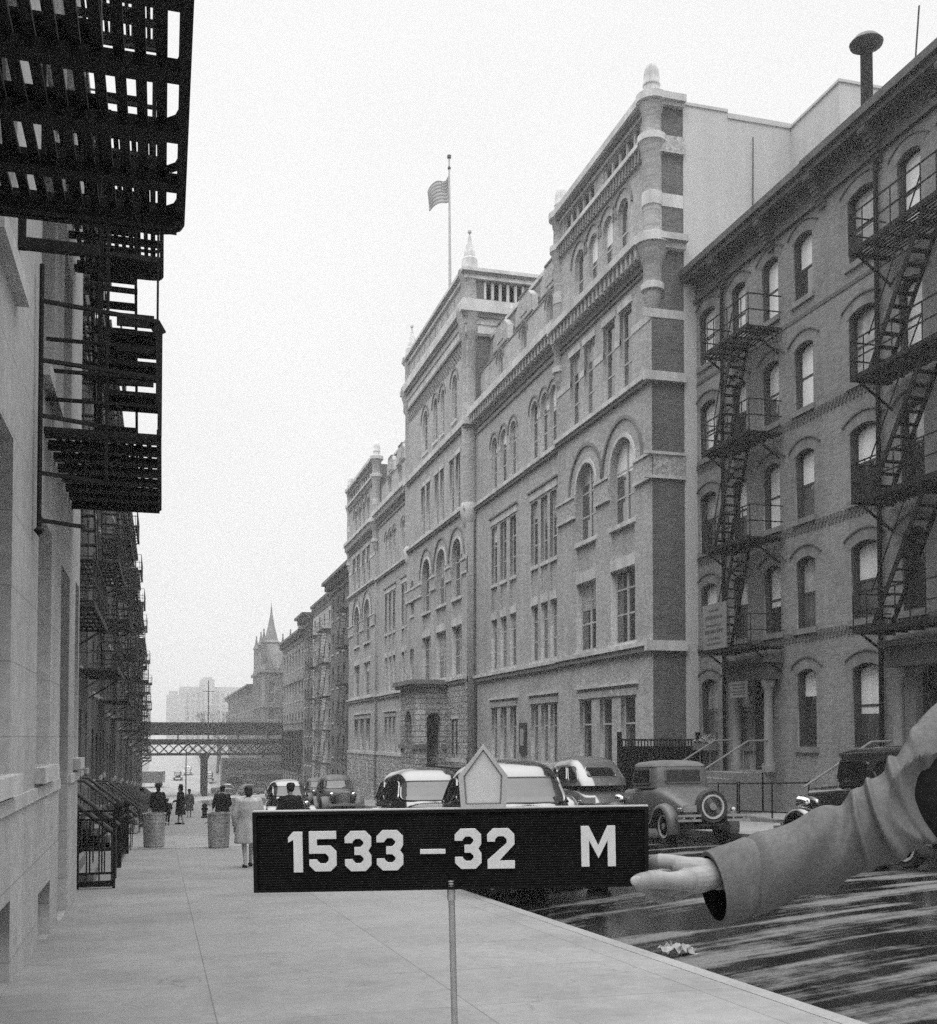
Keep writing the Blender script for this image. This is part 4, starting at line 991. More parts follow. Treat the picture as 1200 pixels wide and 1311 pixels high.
MB().lathe((18.2, 141, 12.6), [(1.5, .6), (1.5, 2.4), (.9, 2.8), (.0, 3.1)], 14).build('tank', 'darkstone', tk, False); MB().box(17.2, 17.5, 140, 140.3, 12.4, 13.4).box(18.9, 19.2, 141.7, 142, 12.4, 13.4).build('leg', 'iron', tk)
for b_ in (b1, b2, b3): b_['group'] = 'tenements past the school'
# church beyond the elevated railway
ch = thing('church', 'grey stone church with a pointed spire and pinnacles beyond the elevated railway', 'church', (19, 207, gz(17, 207)))
cz = gz(17, 207)
H = []
for c in (200, 204, 208.5, 213):
    for z0, z1 in ((-4, -.5), (1.5, 4.2), (6.2, 9.0)):
        p = arch(c - .9, c + .9, z0, z1); H.append(p); window(ch, fX, 16.9, p, 1, .4, .15, (.5,), 1, glassm='glass2')
panel('wall', 'oldbrick2', ch, rect(196, 216, cz - 2, 11.4), H, fX, 16.9, 17.4)
H = []
for c in (18.6, 20.9):
    for z0, z1 in ((1.0, 4.2), (6.0, 9.2)): p = arch(c - .6, c + .6, z0, z1); H.append(p); window(ch, fY, 196, p, 1, .4, .12, (.5,), 0, glassm='glass2')
panel('gable_wall', 'oldbrick2', ch, [(17.4, cz - 2), (30, cz - 2), (30, 11.4), (22.4, 11.4), (22.4, 12.2), (17.4, 12.2)], H, fY, 196, 196.5)
MB().box(17.4, 30, 196.5, 216, cz - 2, 11.3).build('nave', 'oldbrick2', ch)
cb_ = MB().box(16.5, 22.6, 195.6, 216.2, 11.4, 11.9).box(16.7, 22.4, 195.8, 216, 5.2, 5.5); cb_.build('cornice', 'darkstone', ch)
rm = MB(); rm.add([(16.7, 196, 11.9), (22.4, 196, 11.9), (22.4, 215, 11.9), (16.7, 215, 11.9), (18, 198.5, 16.6), (21.2, 198.5, 16.6), (21.2, 212.5, 16.6), (18, 212.5, 16.6)], [(0, 1, 5, 4), (1, 2, 6, 5), (2, 3, 7, 6), (3, 0, 4, 7), (4, 5, 6, 7)])
for x, yy in ((17.0, 201), (17.0, 209), (18.2, 196.3), (20.8, 196.3)):
    rm.add([(x - .3, yy - 1.3, 12), (x - .3, yy + 1.3, 12), (x - .3, yy, 15.2), (x + 2, yy, 15.2)], [(0, 1, 2), (1, 3, 2), (0, 2, 3)]) if x < 17.5 else rm.add([(x - .9, 195.9, 12), (x + .9, 195.9, 12), (x, 195.9, 14.8), (x, 198, 14.8)], [(0, 1, 2), (1, 3, 2), (0, 2, 3)])
rm.build('roof', 'slate', ch)
MB().lathe((19.4, 205.5, 0), [(1.75, 16.0), (1.75, 17.4), (1.95, 17.5), (1.25, 18.0), (.62, 20.6), (.22, 22.8), (.06, 24.6), (.0, 25.0)], 8).build('spire', 'slate', ch)
for x, yy in ((17.3, 197), (22.0, 197), (17.3, 203), (21.6, 206), (17.3, 213)):
    MB().lathe((x, yy, 0), [(.5, 11.9), (.5, 16.6), (.68, 16.8), (.3, 17.6), (.1, 18.9), (.16, 19.1), (.0, 19.4)], 8).build('pinnacle', 'oldbrick2', ch)
block('brick_block', 'low brick block with a cornice between the church and the distant tower', 'building', 17.0, 217, 300, -8.5, 10.3, 'oldbrick2', cols=16, floors=4, over=1.2, ww=1.6)
block('brick_block', 'low brick block at the far street corner under the elevated railway', 'building', 30, 176, 192, -10, -2, 'oldbrick2', cols=3, floors=2) if False else None
# distant stepped building
fb_ = thing('far_building', 'huge pale stepped hospital-like block fading in the haze at the street end', 'building', (18, 620, -4))
fm_ = MB()
for x0, x1, y0, z in ((2.0, 12, 616, 22.6), (3.5, 8, 618, 25), (9, 60, 617, 27.4), (20, 27.5, 614, 31.5), (21.5, 26, 613.5, 32.6)): fm_.box(x0, x1, y0, y0 + 30, -8, z)
fm_.build('wall', 'farstone', fb_)
fw = MB()
for k in range(8):
    for i in range(18): x = 10 + i * 2.7; fw.box(x, x + 1.2, 613.3 if 20 < x < 27.4 else 616.8, 617.2, -1 + k * 3.3, .9 + k * 3.3)
fw.build('window', 'glass2', fb_)['kind'] = 'stuff'
# ---------------------------------------------------------------- elevated railway across the street
el = thing('elevated_railway', 'dark iron elevated railway with a latticed girder crossing the far end of the street', 'railway bridge', (6, 183, gz(6, 183)))
m = MB(); X0, X1 = -40, 70; Yn, Yf = 180.5, 187.5
for yy in (Yn, Yf):
    m.box(X0, X1, yy - .2, yy + .2, -1.25, -.85); m.box(X0, X1, yy - .2, yy + .2, -3.0, -2.7)
    for i in range(72):
        x = X0 + i * 1.52; m.bar((x, yy, -2.75), (x + 1.52, yy, -1.2), .14); m.bar((x, yy + .1, -1.2), (x + 1.52, yy + .1, -2.75), .14)
m.build('girder', 'iron', el)
MB().box(X0, X1, Yn - .8, Yf + .8, -.85, -.4).build('deck', 'iron', el)
m = MB().box(X0, X1, Yn - 1.0, Yn - .85, .25, 2.0).box(X0, X1, Yn - 1.3, Yn + 2.2, 2.0, 2.3).box(X0, X1, Yf - 2, Yf + 1.2, 2.0, 2.25)
for i in range(24): x = X0 + i * 4.7; m.box(x, x + .22, Yn - .8, Yn - .6, -.4, 2.1)
m.build('platform_screen', 'iron', el)
for x in (-9, 6.6, 22):
    for yy in (Yn, Yf):
        m = MB().box(x - .45, x + .45, yy - .35, yy + .35, gz(6, yy) - .6, -3.0); m.add([(x - .45, yy, -3.8), (x - .9, yy, -2.8), (x + .9, yy, -2.8), (x + .45, yy, -3.8), (x - .45, yy + .3, -3.8), (x - .9, yy + .3, -2.8), (x + .9, yy + .3, -2.8), (x + .45, yy + .3, -3.8)], [(0, 1, 2, 3), (4, 5, 6, 7), (0, 1, 5, 4), (3, 2, 6, 7), (1, 2, 6, 5)])
        m.build('column', 'iron', el)
lp = thing('lamp_post', 'slender dark lamp post standing in front of the elevated railway', 'lamp post', (3.4, 166, gz(3, 166)))
MB().lathe((3.4, 166, gz(3.4, 166)), [(.2, -.1), (.2, .5), (.1, .7), (.07, 6.2), (.05, 7.6)], 10).build('post', 'iron', lp, True)
MB().tube([(3.4, 166, gz(3.4, 166) + 7.4), (3.7, 166, gz(3.4, 166) + 7.9), (4.3, 166, gz(3.4, 166) + 7.8)], .05, 6).lathe((4.3, 166, gz(3.4, 166) + 7.4), [(.0, 0), (.25, .1), (.2, .35), (.05, .45)], 10).build('lamp', 'iron', lp, True)
ms = tag(MB().tube([(7.2, 183, -.4), (7.2, 183, 9.2)], .09, 6).bar((6.3, 183, 7.4), (8.1, 183, 7.4), .1).build('signal_mast', 'iron'), 'thin mast standing on the elevated railway deck', 'mast')
sp = thing('street_shop', 'low dark shop with a pale signboard and awning under the elevated railway', 'shop', (16, 193, gz(16, 193)))
zb_ = gz(14, 192)
panel('wall', 'palebrick', sp, rect(9.8, 26, zb_ - 1, zb_ + 5.2), [rect(10.6, 13.4, zb_ + .8, zb_ + 3), rect(13.9, 15.2, zb_ + .1, zb_ + 3), rect(15.7, 20, zb_ + .8, zb_ + 3)], fY, 190, 190.4)
MB().box(9.8, 26, 190.4, 195.5, zb_ - 1, zb_ + 5).build('roof', 'darkstone', sp); MB().box(10.2, 20.5, 190.2, 190.3, zb_ + .1, zb_ + 3.1).build('pane', 'glass2', sp)
MB().box(10.3, 20.4, 189.8, 189.95, zb_ + 3.5, zb_ + 4.5).build('signboard', 'paper', sp); MB().add([(10.3, 189.9, zb_ + 3.3), (20.4, 189.9, zb_ + 3.3), (20.4, 188.2, zb_ + 2.5), (10.3, 188.2, zb_ + 2.5), (10.3, 189.9, zb_ + 3.24), (20.4, 189.9, zb_ + 3.24), (20.4, 188.2, zb_ + 2.44), (10.3, 188.2, zb_ + 2.44)], [(0, 1, 2, 3), (7, 6, 5, 4), (0, 3, 7, 4), (1, 5, 6, 2), (3, 2, 6, 7)]).build('awning', 'canvas', sp)
# bare trees by the far road
def bare_tree(x, y, h, label):
    z = gz(x, y) - .2; t = thing('bare_tree', label, 'tree', (x, y, z)); tr = MB(); cr = MB(); rr = random.Random(int(x * 31 + y))
    tr.tube([(x, y, z), (x + .1, y, z + h * .25), (x, y, z + h * .45)], [.32, .24, .18], 8)
    def br(p, d, l, r, k):
        q = p + d * l; cr.tube([p, p + d * l * .5 + Vector((0, 0, l * .04)), q], [r, r * .8, r * .6], 5)
        if k: [br(q, (d + Vector((rr.uniform(-.8, .8), rr.uniform(-.8, .8), rr.uniform(-.1, .6)))).normalized(), l * .68, r * .55, k - 1) for _ in range(3)]
    for i in range(6): br(Vector((x, y, z + h * rr.uniform(.3, .46))), Vector((rr.uniform(-1, 1), rr.uniform(-1, 1), rr.uniform(.5, 1.2))).normalized(), h * .26, .13, 3)
    tr.build('trunk', 'bark', t, True); cr.build('crown', 'bark', t)
bare_tree(11.2, 235, 13.5, 'taller bare tree beyond the elevated railway before the pale far building')
bare_tree(13.0, 262, 14, 'farther bare tree partly behind the low brick block')
# ---------------------------------------------------------------- motor cars (local: +Y forward, Z up, wheels on z = 0)
def sgnp(v, e): return math.copysign(abs(v) ** e, v)
def wheel(root, x, y, z=.36, r=.36, name='wheel', side=1, ax='x'):
    t = MB().lathe((x - .07, y, z), [(r * .66, 0), (r * .9, -.015), (r, .035), (r, .105), (r * .9, .155), (r * .66, .14)], 20, 'x') if ax == 'x' else MB().lathe((x, y - .07, z), [(r * .66, 0), (r * .9, -.015), (r, .035), (r, .105), (r * .9, .155), (r * .66, .14)], 20, 'y')
    o = t.build(name, 'tyre', root, True, True)
    MB().lathe((x - .07, y, z) if ax == 'x' else (x, y - .07, z), [(r * .60, -.022), (r * .70, -.024), (r * .70, .165), (r * .60, .164), (r * .60, -.022)], 24, ax, False).build('rim_ring', 'rimring', o, True, True)
    m = MB(); c = (x - .07, y, z) if ax == 'x' else (x, y - .07, z)
    m.lathe(c, [(r * .56, .0), (r * .68, -.012), (r * .68, .15), (r * .56, .14)], 20, ax)
    m.lathe(c, [(.0, -.035), (r * .2, -.03), (r * .22, .16), (.0, .17)], 12, ax)
    for i in range(12):
        a = i * math.pi / 6; u, v = math.cos(a), math.sin(a)
        p, q = ((x, y + u * r * .18, z + v * r * .18), (x, y + u * r * .6, z + v * r * .6)) if ax == 'x' else ((x + u * r * .18, y, z + v * r * .18), (x + u * r * .6, y, z + v * r * .6))
        m.bar(p, q, .03)
    m.build('rim', 'rim', o, True, True)
    return o
def fender(root, x, yc, r, wd, a0, a1, tail, mat):
    """arched mudguard: a crowned strip swept round the wheel, running out along tail"""
    path = [(yc + r * math.cos(R(a)), .36 + r * math.sin(R(a))) for a in [a0 + (a1 - a0) * i / 10 for i in range(11)]] + tail
    prof = [(-wd / 2, -.05), (-wd / 2 + .02, .0), (-wd / 4, .03), (0, .04), (wd / 4, .03), (wd / 2 - .02, .0), (wd / 2, -.05)]
    rings = []
    for i, (py_, pz_) in enumerate(path):
        a = path[max(i - 1, 0)]; b = path[min(i + 1, len(path) - 1)]; d = Vector((0, b[0] - a[0], b[1] - a[1])).normalized()
        nrm = Vector((0, -d.z, d.y)); nrm = nrm if (a0 < a1) else -nrm
        if nrm.dot(Vector((0, py_ - yc, pz_ - .36))) < 0 and i <= 10: nrm = -nrm
        if i > 10: nrm = Vector((0, 0, 1))
        rings.append([Vector((x + u, py_, pz_)) + nrm * v for u, v in prof] + [Vector((x + u, py_, pz_)) + nrm * (v - .02) for u, v in prof[::-1]])
    return MB().loft(rings).build('mudguard', mat, root, True, True)
def car(name, label, cat, x, y, heading, style='sedan', body='paint', roof=None, fmat=None, wide=1.0, slope=0.0, group=None, spare=False, detail=True, zoff=0):
    root = thing(name, label, cat, (x, y, rz(x, y) + zoff), heading, group or 'motor cars along the street')
    root.rotation_euler = (R(slope), 0, heading)
    if style == 'sedan' and detail: root.scale = (1.17, 1.1, 1.12)
    roof = roof or body; fmat = fmat or body
    old = style in ('coupe', 'old_sedan')
    e = .30 if old else .5
    # lower body
    if style == 'coupe': st = [(1.72, .28, .55, 1.12), (1.68, .33, .5, 1.16), (.62, .48, .48, 1.2), (.5, .62, .45, 1.22), (-.2, .70, .42, 1.24), (-.75, .71, .42, 1.24), (-1.1, .70, .45, 1.16), (-1.5, .66, .48, 1.02), (-1.85, .58, .52, .84), (-1.98, .5, .56, .7)]
    elif style == 'old_sedan': st = [(1.78, .28, .55, 1.14), (1.74, .33, .5, 1.18), (.62, .48, .48, 1.24), (.5, .64, .45, 1.26), (-.3, .71, .42, 1.26), (-1.2, .70, .42, 1.26), (-1.7, .66, .45, 1.24), (-1.78, .6, .5, 1.1)]
    else: st = [(2.1, .14, .5, .95), (2.0, .26, .45, 1.06), (1.4, .40, .45, 1.13), (.75, .56, .44, 1.18), (.5, .68, .42, 1.2), (-.3, .75, .4, 1.2), (-1.2, .74, .4, 1.18), (-1.7, .66, .42, 1.08), (-2.05, .52, .46, .86), (-2.2, .38, .5, .7)]
    rings = []
    for yy, hw, z0, z1 in st:
        zc, hh = (z0 + z1) / 2, (z1 - z0) / 2
        rings.append([(hw * sgnp(math.cos(t), e + .1), yy, zc + hh * sgnp(math.sin(t), e + .1)) for t in [2 * math.pi * i / 28 for i in range(28)]])
    MB().loft(rings).build('body', body, root, True, True)
    # cabin as stacked rounded outlines
    if style == 'coupe': cs = [(1.18, -.86, .52, .69), (1.3, -.84, .50, .68), (1.62, -.78, .44, .65), (1.70, -.72, .50, .63), (1.76, -.6, .44, .55), (1.80, -.4, .2, .3)]
    elif style == 'old_sedan': cs = [(1.2, -1.76, .54, .70), (1.3, -1.75, .52, .69), (1.62, -1.70, .46, .66), (1.71, -1.62, .56, .64), (1.77, -1.4, .46, .55), (1.81, -.9, .0, .3)]
    else: cs = [(1.1, -2.0, .72, .74), (1.2, -1.92, .60, .735), (1.3, -1.82, .50, .715), (1.45, -1.66, .38, .68), (1.6, -1.47, .27, .64), (1.69, -1.36, .18, .60), (1.77, -1.2, .06, .52), (1.82, -1.02, -.1, .39), (1.85, -.85, -.28, .2), (1.857, -.7, -.45, .08)]
    def cut(z):
        for a, b in zip(cs, cs[1:]):
            if a[0] <= z <= b[0]: t = (z - a[0]) / (b[0] - a[0]); return [a[i] + t * (b[i] - a[i]) for i in range(4)]
        return list(cs[-1] if z > cs[-1][0] else cs[0])
    def P(z, t, off=0):
        _, y0, y1, hw = cut(z); yc, hl = (y0 + y1) / 2, (y1 - y0) / 2
        return ((hw + off) * sgnp(math.cos(t), e), yc + (hl + off) * sgnp(math.sin(t), e), z)
    N = 72
    rings = [[P(c[0], 2 * math.pi * i / N) for i in range(N)] for c in cs]
    zb_ = cs[3][0] - .02 if old else 1.6
    cab = MB().loft(rings).build('cabin', roof if not old else body, root, True, True)
    if old and roof != body:
        zs = [cs[2][0] + .03] + [c[0] for c in cs[3:]]
        MB().loft([[(p[0], p[1], p[2] + .006) for p in (P(z, 2 * math.pi * i / N, .012) for i in range(N))] for z in zs]).build('roof', roof, root, True, True)
    ye = 1 / e
    def gl(z0, z1, t0, t1, nm='window', off=.011, m_='carglass'):
        mb = MB(); n, k = 64, 9; fr = MB(); q = .22 if old else .42     # pane with rounded corners
        zc_, hz2, tc_, ht2 = (z0 + z1) / 2, (z1 - z0) / 2, (t0 + t1) / 2, (t1 - t0) / 2
        pts = [[P(zc_ + hz2 * s_ * sgnp(math.sin(2 * math.pi * i / n), q), tc_ + ht2 * s_ * sgnp(math.cos(2 * math.pi * i / n), q), off) for i in range(n)] for s_ in [(j + .05) / (k + .05) for j in range(k + 1)]]
        mb.loft(pts, True); mb.f = mb.f[:-1]
        o = mb.build(nm, m_, root, True, True)
        edge = pts[-1] + [pts[-1][0]]
        for a, b in zip(edge, edge[1:]): fr.bar(a, b, .03 if old else .022)
        if detail: fr.build('window_frame', body, o, False, True)
        return o
    zw0, zw1 = (1.28, 1.60) if old else (1.22, 1.58)
    def ang_x(f): return math.acos(min(1, abs(f)) ** ye)
    a = ang_x(.80); gl(zw0, zw1, a, math.pi - a, 'windscreen', m_='screen')
    a = ang_x(.5 if not old else .62); gl(zw0 + (.02 if old else .1), zw1 - .02, math.pi + a, 2 * math.pi - a, 'rear_window')
    def ang_y(f): return math.copysign(math.asin(min(1, abs(f)) ** ye), f)
    ws = [(-.62, .8)] if style == 'coupe' else [(.12, .84), (-.52, .02), (-.88, -.6)]
    for f0, f1 in ws:
        gl(zw0, zw1, ang_y(f0), ang_y(f1), 'window'); gl(zw0, zw1, math.pi - ang_y(f1), math.pi - ang_y(f0), 'window')
    yf, yr = (1.35, -1.32) if old else (1.38, -1.4); tx = .66
    for sx in (-1, 1):
        wheel(root, sx * tx, yf); wheel(root, sx * tx, yr)
        if old:
            fender(root, sx * .70, yf, .46, .3, 5, 150, [(yf - .62, .42), (yf - .8, .33)], fmat); fender(root, sx * .70, yr, .46, .3, 200, 20, [(yr + .62, .38), (yr + .75, .32)], fmat)
        else:
            fender(root, sx * .70, yf, .48, .42, -10, 150, [(yf - .62, .44), (yf - .85, .34)], fmat); fender(root, sx * .70, yr, .48, .4, 205, 20, [(yr + .66, .36), (yr + .8, .32)], fmat)
        MB().box(sx * .58, sx * .84, yr + .7, yf - .7, .29, .335).build('running_board', fmat, root, False, True)
        if detail:
            hx = .42 if old else .46; hy = (1.72 if old else 1.72); hz_ = .92 if old else .90
            hl = MB().lathe((sx * hx, hy, hz_), [(.0, -.19), (.07, -.16), (.11, -.07), (.125, .03), (.13, .06), (.115, .075), (.0, .1)], 16, 'y').build('headlight', 'chrome', root, True, True)
            MB().lathe((sx * hx, hy, hz_), [(.11, .076), (.08, .098), (.0, .104)], 16, 'y').build('lens', 'glass2', hl, True, True)
            MB().tube([(sx * hx, hy - .05, hz_ - .1), (sx * .55, hy - .05, .72)], .025, 8).build('lamp_bracket', 'chrome' if old else body, root, True, True)
            MB().lathe((sx * .62, yr - .55, .72), [(.0, -.05), (.045, -.04), (.05, .03), (.0, .06)], 10, 'y').build('tail_lamp', 'chrome', root, True, True)
    if detail:
        fy = 1.76 if old else 2.1
        g = MB()
        for i in range(9): g.box(-.2 + .05 * i - .006, -.2 + .05 * i + .006, fy - .03, fy + .015, .56, 1.02)
        g.box(-.25, .25, fy - .05, fy + .005, 1.02, 1.08).box(-.25, .25, fy - .05, fy + .005, .52, .57).build('grille', 'chrome', root, False, True)
        for yy, s_ in (((2.05 if old else 2.32), 1), ((-2.2 if old else -2.38), -1)):
            bm_ = MB()
            gaps = [(-.82, .82)] if (s_ > 0 or style != 'coupe') else [(-.84, -.3), (.3, .84)]
            for x0, x1 in gaps:
                for z in ((.5, .6) if old else (.5,)): bm_.bar((x0, yy, z), (x1, yy, z), .025, .05 if old else .1)
                for xx in (x0 + .15, x1 - .15): bm_.bar((xx, yy, .55), (xx, yy - s_ * .45, .52), .04)
            bm_.build('bumper', 'dull', root, False, True)
        MB().box(-.66, -.36, -2.13 if old else -2.26, -2.11 if old else -2.24, .68, .82).build('number_plate', 'rim', root, False, True)
        MB().bar((-.3, -2.1, .4), (.3, -2.1, .4), .05).box(-.5, .5, -1.9, 1.6, .3, .42).build('chassis', 'tyre', root, False, True)
        for sx in (-1, 1): MB().bar((sx * .715, .1, 1.16), (sx * .735, -.06, 1.16), .025).build('door_handle', 'chrome', root, False, True)
    if spare: wheel(root, .0, -2.08, .78, .37, 'spare_wheel', ax='y')
    return root
GRP = 'motor cars along the street'
gs = math.degrees(math.atan(-.047))
car('parked_car', 'black rounded car with shining pale roof parked at the near kerb beside the house-shaped plate', 'car', 5.55, 16.9, math.pi, 'sedan', 'paint', slope=-gs)
car('parked_car', 'black rounded car at the near kerb, next one behind the foremost parked there', 'car', 5.45, 22.6, math.pi, 'sedan', 'paint', slope=-gs)
car('parked_car', 'black car with pale roof at the near kerb behind the dark-coated pedestrian', 'car', 5.2, 47.0, math.pi, 'sedan', 'paint', slope=-gs)
car('moving_car', 'dusty grey car with big headlights driving towards the camera in mid-road', 'car', 8.6, 55.5, math.pi, 'sedan', 'paint3', slope=-gs)
car('parked_car', 'dusty grey car at the far kerb, farthest of the row before the elevated railway', 'car', 11.0, 80, math.pi, 'sedan', 'paint3', slope=-gs)
car('parked_car', 'smooth grey rounded car at the far kerb in front of the coupe with spare wheel', 'car', 11.7, 30.0, 0, 'sedan', 'paint2', slope=gs)
car('distant_car', 'small black car waiting beside the elevated railway column', 'car', 9.5, 178, 1.2, 'sedan', 'paint', detail=False, zoff=.05)
car('distant_car', 'grey car turning under the right part of the elevated railway', 'car', 13.5, 174, -1.3, 'sedan', 'paint3', detail=False, zoff=-.1)
car('coupe', 'dusty 1920s coupe with fabric roof and spare wheel on its back, across the road', 'car', 11.15, 22.9, 0, 'coupe', 'paint3', 'canvas', spare=True, slope=gs)
car('old_sedan', 'upright black box-shaped sedan with bright headlamps at right behind the sleeve', 'car', 11.1, 14.9, 0, 'old_sedan', 'paint', slope=gs)
FC = [('small dark car on the far road just right of the elevated column', 8.6, 214, 'paint2'), ('tiny pale car climbing the far road beyond the elevated railway', 5.2, 236, 'paint4'), ('tiny dark car on the far road left of the elevated column', 3.0, 222, 'paint')]
for lb, x, y, m in FC: car('distant_car', lb, 'car', x, y, 0 if x > 4 else math.pi, 'sedan', m, detail=False, zoff=.03)
tr = thing('truck', 'long dark truck standing at the left beyond the elevated railway', 'truck', (-2.2, 205, gz(-2, 205) - .1), R(75))
MB().box(-1.1, 1.1, -2.6, 1.0, .8, 2.9).build('cargo_box', 'paint2', tr, False, True, .08); MB().box(-.95, .95, 1.05, 2.0, .6, 2.3).build('cab', 'paint4', tr, False, True, .15); MB().box(-.75, .75, 2.0, 2.9, .6, 1.5).build('bonnet', 'paint4', tr, False, True, .12)
MB().box(-.8, .8, 1.99, 2.02, 1.6, 2.15).build('windscreen', 'carglass', tr, False, True)
for sx in (-1, 1):
    for yy in (-1.7, 2.2): MB().lathe((sx * .95 - .12, yy, .45), [(.0, 0), (.45, .0), (.45, .24), (.0, .24)], 14, 'x').build('wheel', 'tyre', tr, True, True)
# ---------------------------------------------------------------- the numbered board on its rod
SD = 1.70
def cf(px, py, c=0.0, d=SD): return RIGHT * ((px - CX) / FPX * d) + UP * ((CY - py) / FPX * d) + FWD * (d + c)
o0 = cf(578, 1140); o0.z = gz(o0.x, o0.y)
sign = thing('number_board', 'black letterboard reading 1533 - 32 M with a house-shaped plate, held up on a thin rod', 'sign board', o0)
# body: slightly turned board, grooved felt face
TL, TR, BR, BL = (325.5, 1043), (828, 1035.5), (828.5, 1132.5), (327.5, 1141)
def bp(a, b, c=0.0):
    """a across 0..1, b down 0..1"""
    x = (TL[0] * (1 - a) + TR[0] * a) * (1 - b) + (BL[0] * (1 - a) + BR[0] * a) * b
    y = (TL[1] * (1 - a) + TR[1] * a) * (1 - b) + (BL[1] * (1 - a) + BR[1] * a) * b
    return cf(x, y, c)
m = MB(); NG = 30; prof = [(0.0, .012), (0.0, .0)]
for i in range(NG): prof += [((i + .15) / NG, .0), ((i + .3) / NG, .0016), ((i + .7) / NG, .0016), ((i + .85) / NG, .0)]
prof += [(1.0, .0), (1.0, .012)]
n = len(prof); m.v = [bp(a, b, c) for a in (0.004, .996) for b, c in prof]
m.f = [(i, i + 1, n + i + 1, n + i) for i in range(n - 1)] + [tuple(range(n)), tuple(range(2 * n - 1, n - 1, -1)), (0, n, 2 * n - 1, n - 1)]
m.build('felt_panel', 'felt', sign)
e = MB()
for a0, a1, b0, b1 in ((-.004, 1.004, -.03, .012), (-.004, 1.004, .985, 1.02), (-.004, .006, .012, .985), (.994, 1.004, .012, .985)):
    e.add([bp(a, b, c) for c in (-.003, .014) for a, b in ((a0, b0), (a1, b0), (a1, b1), (a0, b1))], [(0, 1, 2, 3), (7, 6, 5, 4), (0, 4, 5, 1), (1, 5, 6, 2), (2, 6, 7, 3), (3, 7, 4, 0)])
e.build('frame', 'frame_black', sign)
t = MB(); t.add([bp(a, b, c) for c in (-.002, .013) for a, b in ((-.004, -.045), (1.004, -.045), (1.004, -.031), (-.004, -.031))], [(0, 1, 2, 3), (7, 6, 5, 4), (0, 4, 5, 1), (1, 5, 6, 2), (2, 6, 7, 3), (3, 7, 4, 0)]); t.build('top_edge', 'plate_rim', sign)
def glyph(ch, w, h, s):
    c = s * .75; k = c / 2
    if ch == '1': return [(w, 0), (w, h), (w - s * 1.15, h), (w - s * 1.15, h * .20), (0, h * .27), (0, h * .14), (w * .35, 0)]
    if ch == '5':
        q = .36 * h
        return [(0, 0), (w, 0), (w, s), (s, s), (s, q), (w - c, q), (w, q + c), (w, h - c), (w - c, h), (c, h), (0, h - c), (0, h * .70), (s, h * .70), (s, h - s - k), (s + k, h - s), (w - s - k, h - s), (w - s, h - s - k), (w - s, q + s + k), (w - s - k, q + s), (0, q + s)]
    if ch == '3':
        q = h / 2
        return [(c, 0), (w - c, 0), (w, c), (w, q - c * .8), (w - c * .5, q), (w, q + c * .8), (w, h - c), (w - c, h), (c, h), (0, h - c), (0, h * .70), (s, h * .70), (s, h - s - k), (s + k, h - s), (w - s - k, h - s), (w - s, h - s - k), (w - s, q + s * .5 + k), (w - s - k, q + s * .5), (w * .36, q + s * .5), (w * .36, q - s * .5), (w - s - k, q - s * .5), (w - s, q - s * .5 - k), (w - s, s + k), (w - s - k, s), (s + k, s), (s, s + k), (s, h * .30), (0, h * .30), (0, c)]
    if ch == '2': return [(0, h * .33), (0, c), (c, 0), (w - c, 0), (w, c), (w, h * .40), (s * 1.5, h - s), (w, h - s), (w, h), (0, h), (0, h - s * 1.1), (w - s, h * .37), (w - s, s + k), (w - s - k, s), (s + k, s), (s, s + k), (s, h * .33)]
    if ch == '-': return [(0, 0), (w, 0), (w, h), (0, h)]
    if ch == 'M': return [(0, h), (0, 0), (s * 1.0, 0), (w / 2, h * .48), (w - s * 1.0, 0), (w, 0), (w, h), (w - s, h), (w - s, h * .36), (w / 2, h * .80), (s, h * .36), (s, h)]
NM = {'1': 'digit_one', '5': 'digit_five', '3': 'digit_three', '2': 'digit_two', '-': 'dash', 'M': 'letter_m'}
for ch, x0, y0, w_, h_ in (('1', 369, 1065, 18.5, 52), ('5', 395.7, 1064.3, 35, 51.5), ('3', 441.3, 1064, 34, 51.5), ('3', 482, 1063, 34, 51.5), ('-', 538, 1087.3, 32.5, 6), ('3', 582, 1061, 34, 51.5), ('2', 623.5, 1060.6, 35, 51.5), ('M', 743.5, 1057.5, 44, 52)):
    m = MB(); m.prism(glyph(ch, w_, h_, 10.2), lambda u, v, w: cf(x0 + u + .02 * v, y0 + v - .0155 * u, w), -.004, .0012); m.build(NM[ch], 'letter', sign, False, False, .0006)
pl = [(619, 953), (650, 993), (648, 1036), (590.5, 1037), (587, 994)]
m = MB(); m.prism(pl, lambda u, v, w: cf(u, v, w), .004, .012); p = m.build('house_plate', 'plate', sign)
m = MB(); m.ring(pl, inset(pl, 6.5), lambda u, v, w: cf(u, v, w), .0, .004); m.build('border', 'plate_rim', p)
m = MB(); ip = inset(pl, 7.2); m.ring(ip, inset(pl, 8.6), lambda u, v, w: cf(u, v, w), .0025, .004); m.build('line', 'board', p)
b0 = cf(577.5, 1137, .006); b1 = cf(581.5, 1311, .02); q = b0 + (b1 - b0) * (1 if abs(b1.z - b0.z) < 1e-6 else (gz(b0.x, b0.y) - b0.z) / (b1.z - b0.z))
MB().tube([b0 + Vector((0, 0, .02)), q], .0052, 12).build('rod', 'steel', sign, True); MB().tube([b0 + Vector((0, 0, .012)), b0 + (q - b0).normalized() * .02], .0066, 12).build('socket', 'steel', sign, True)

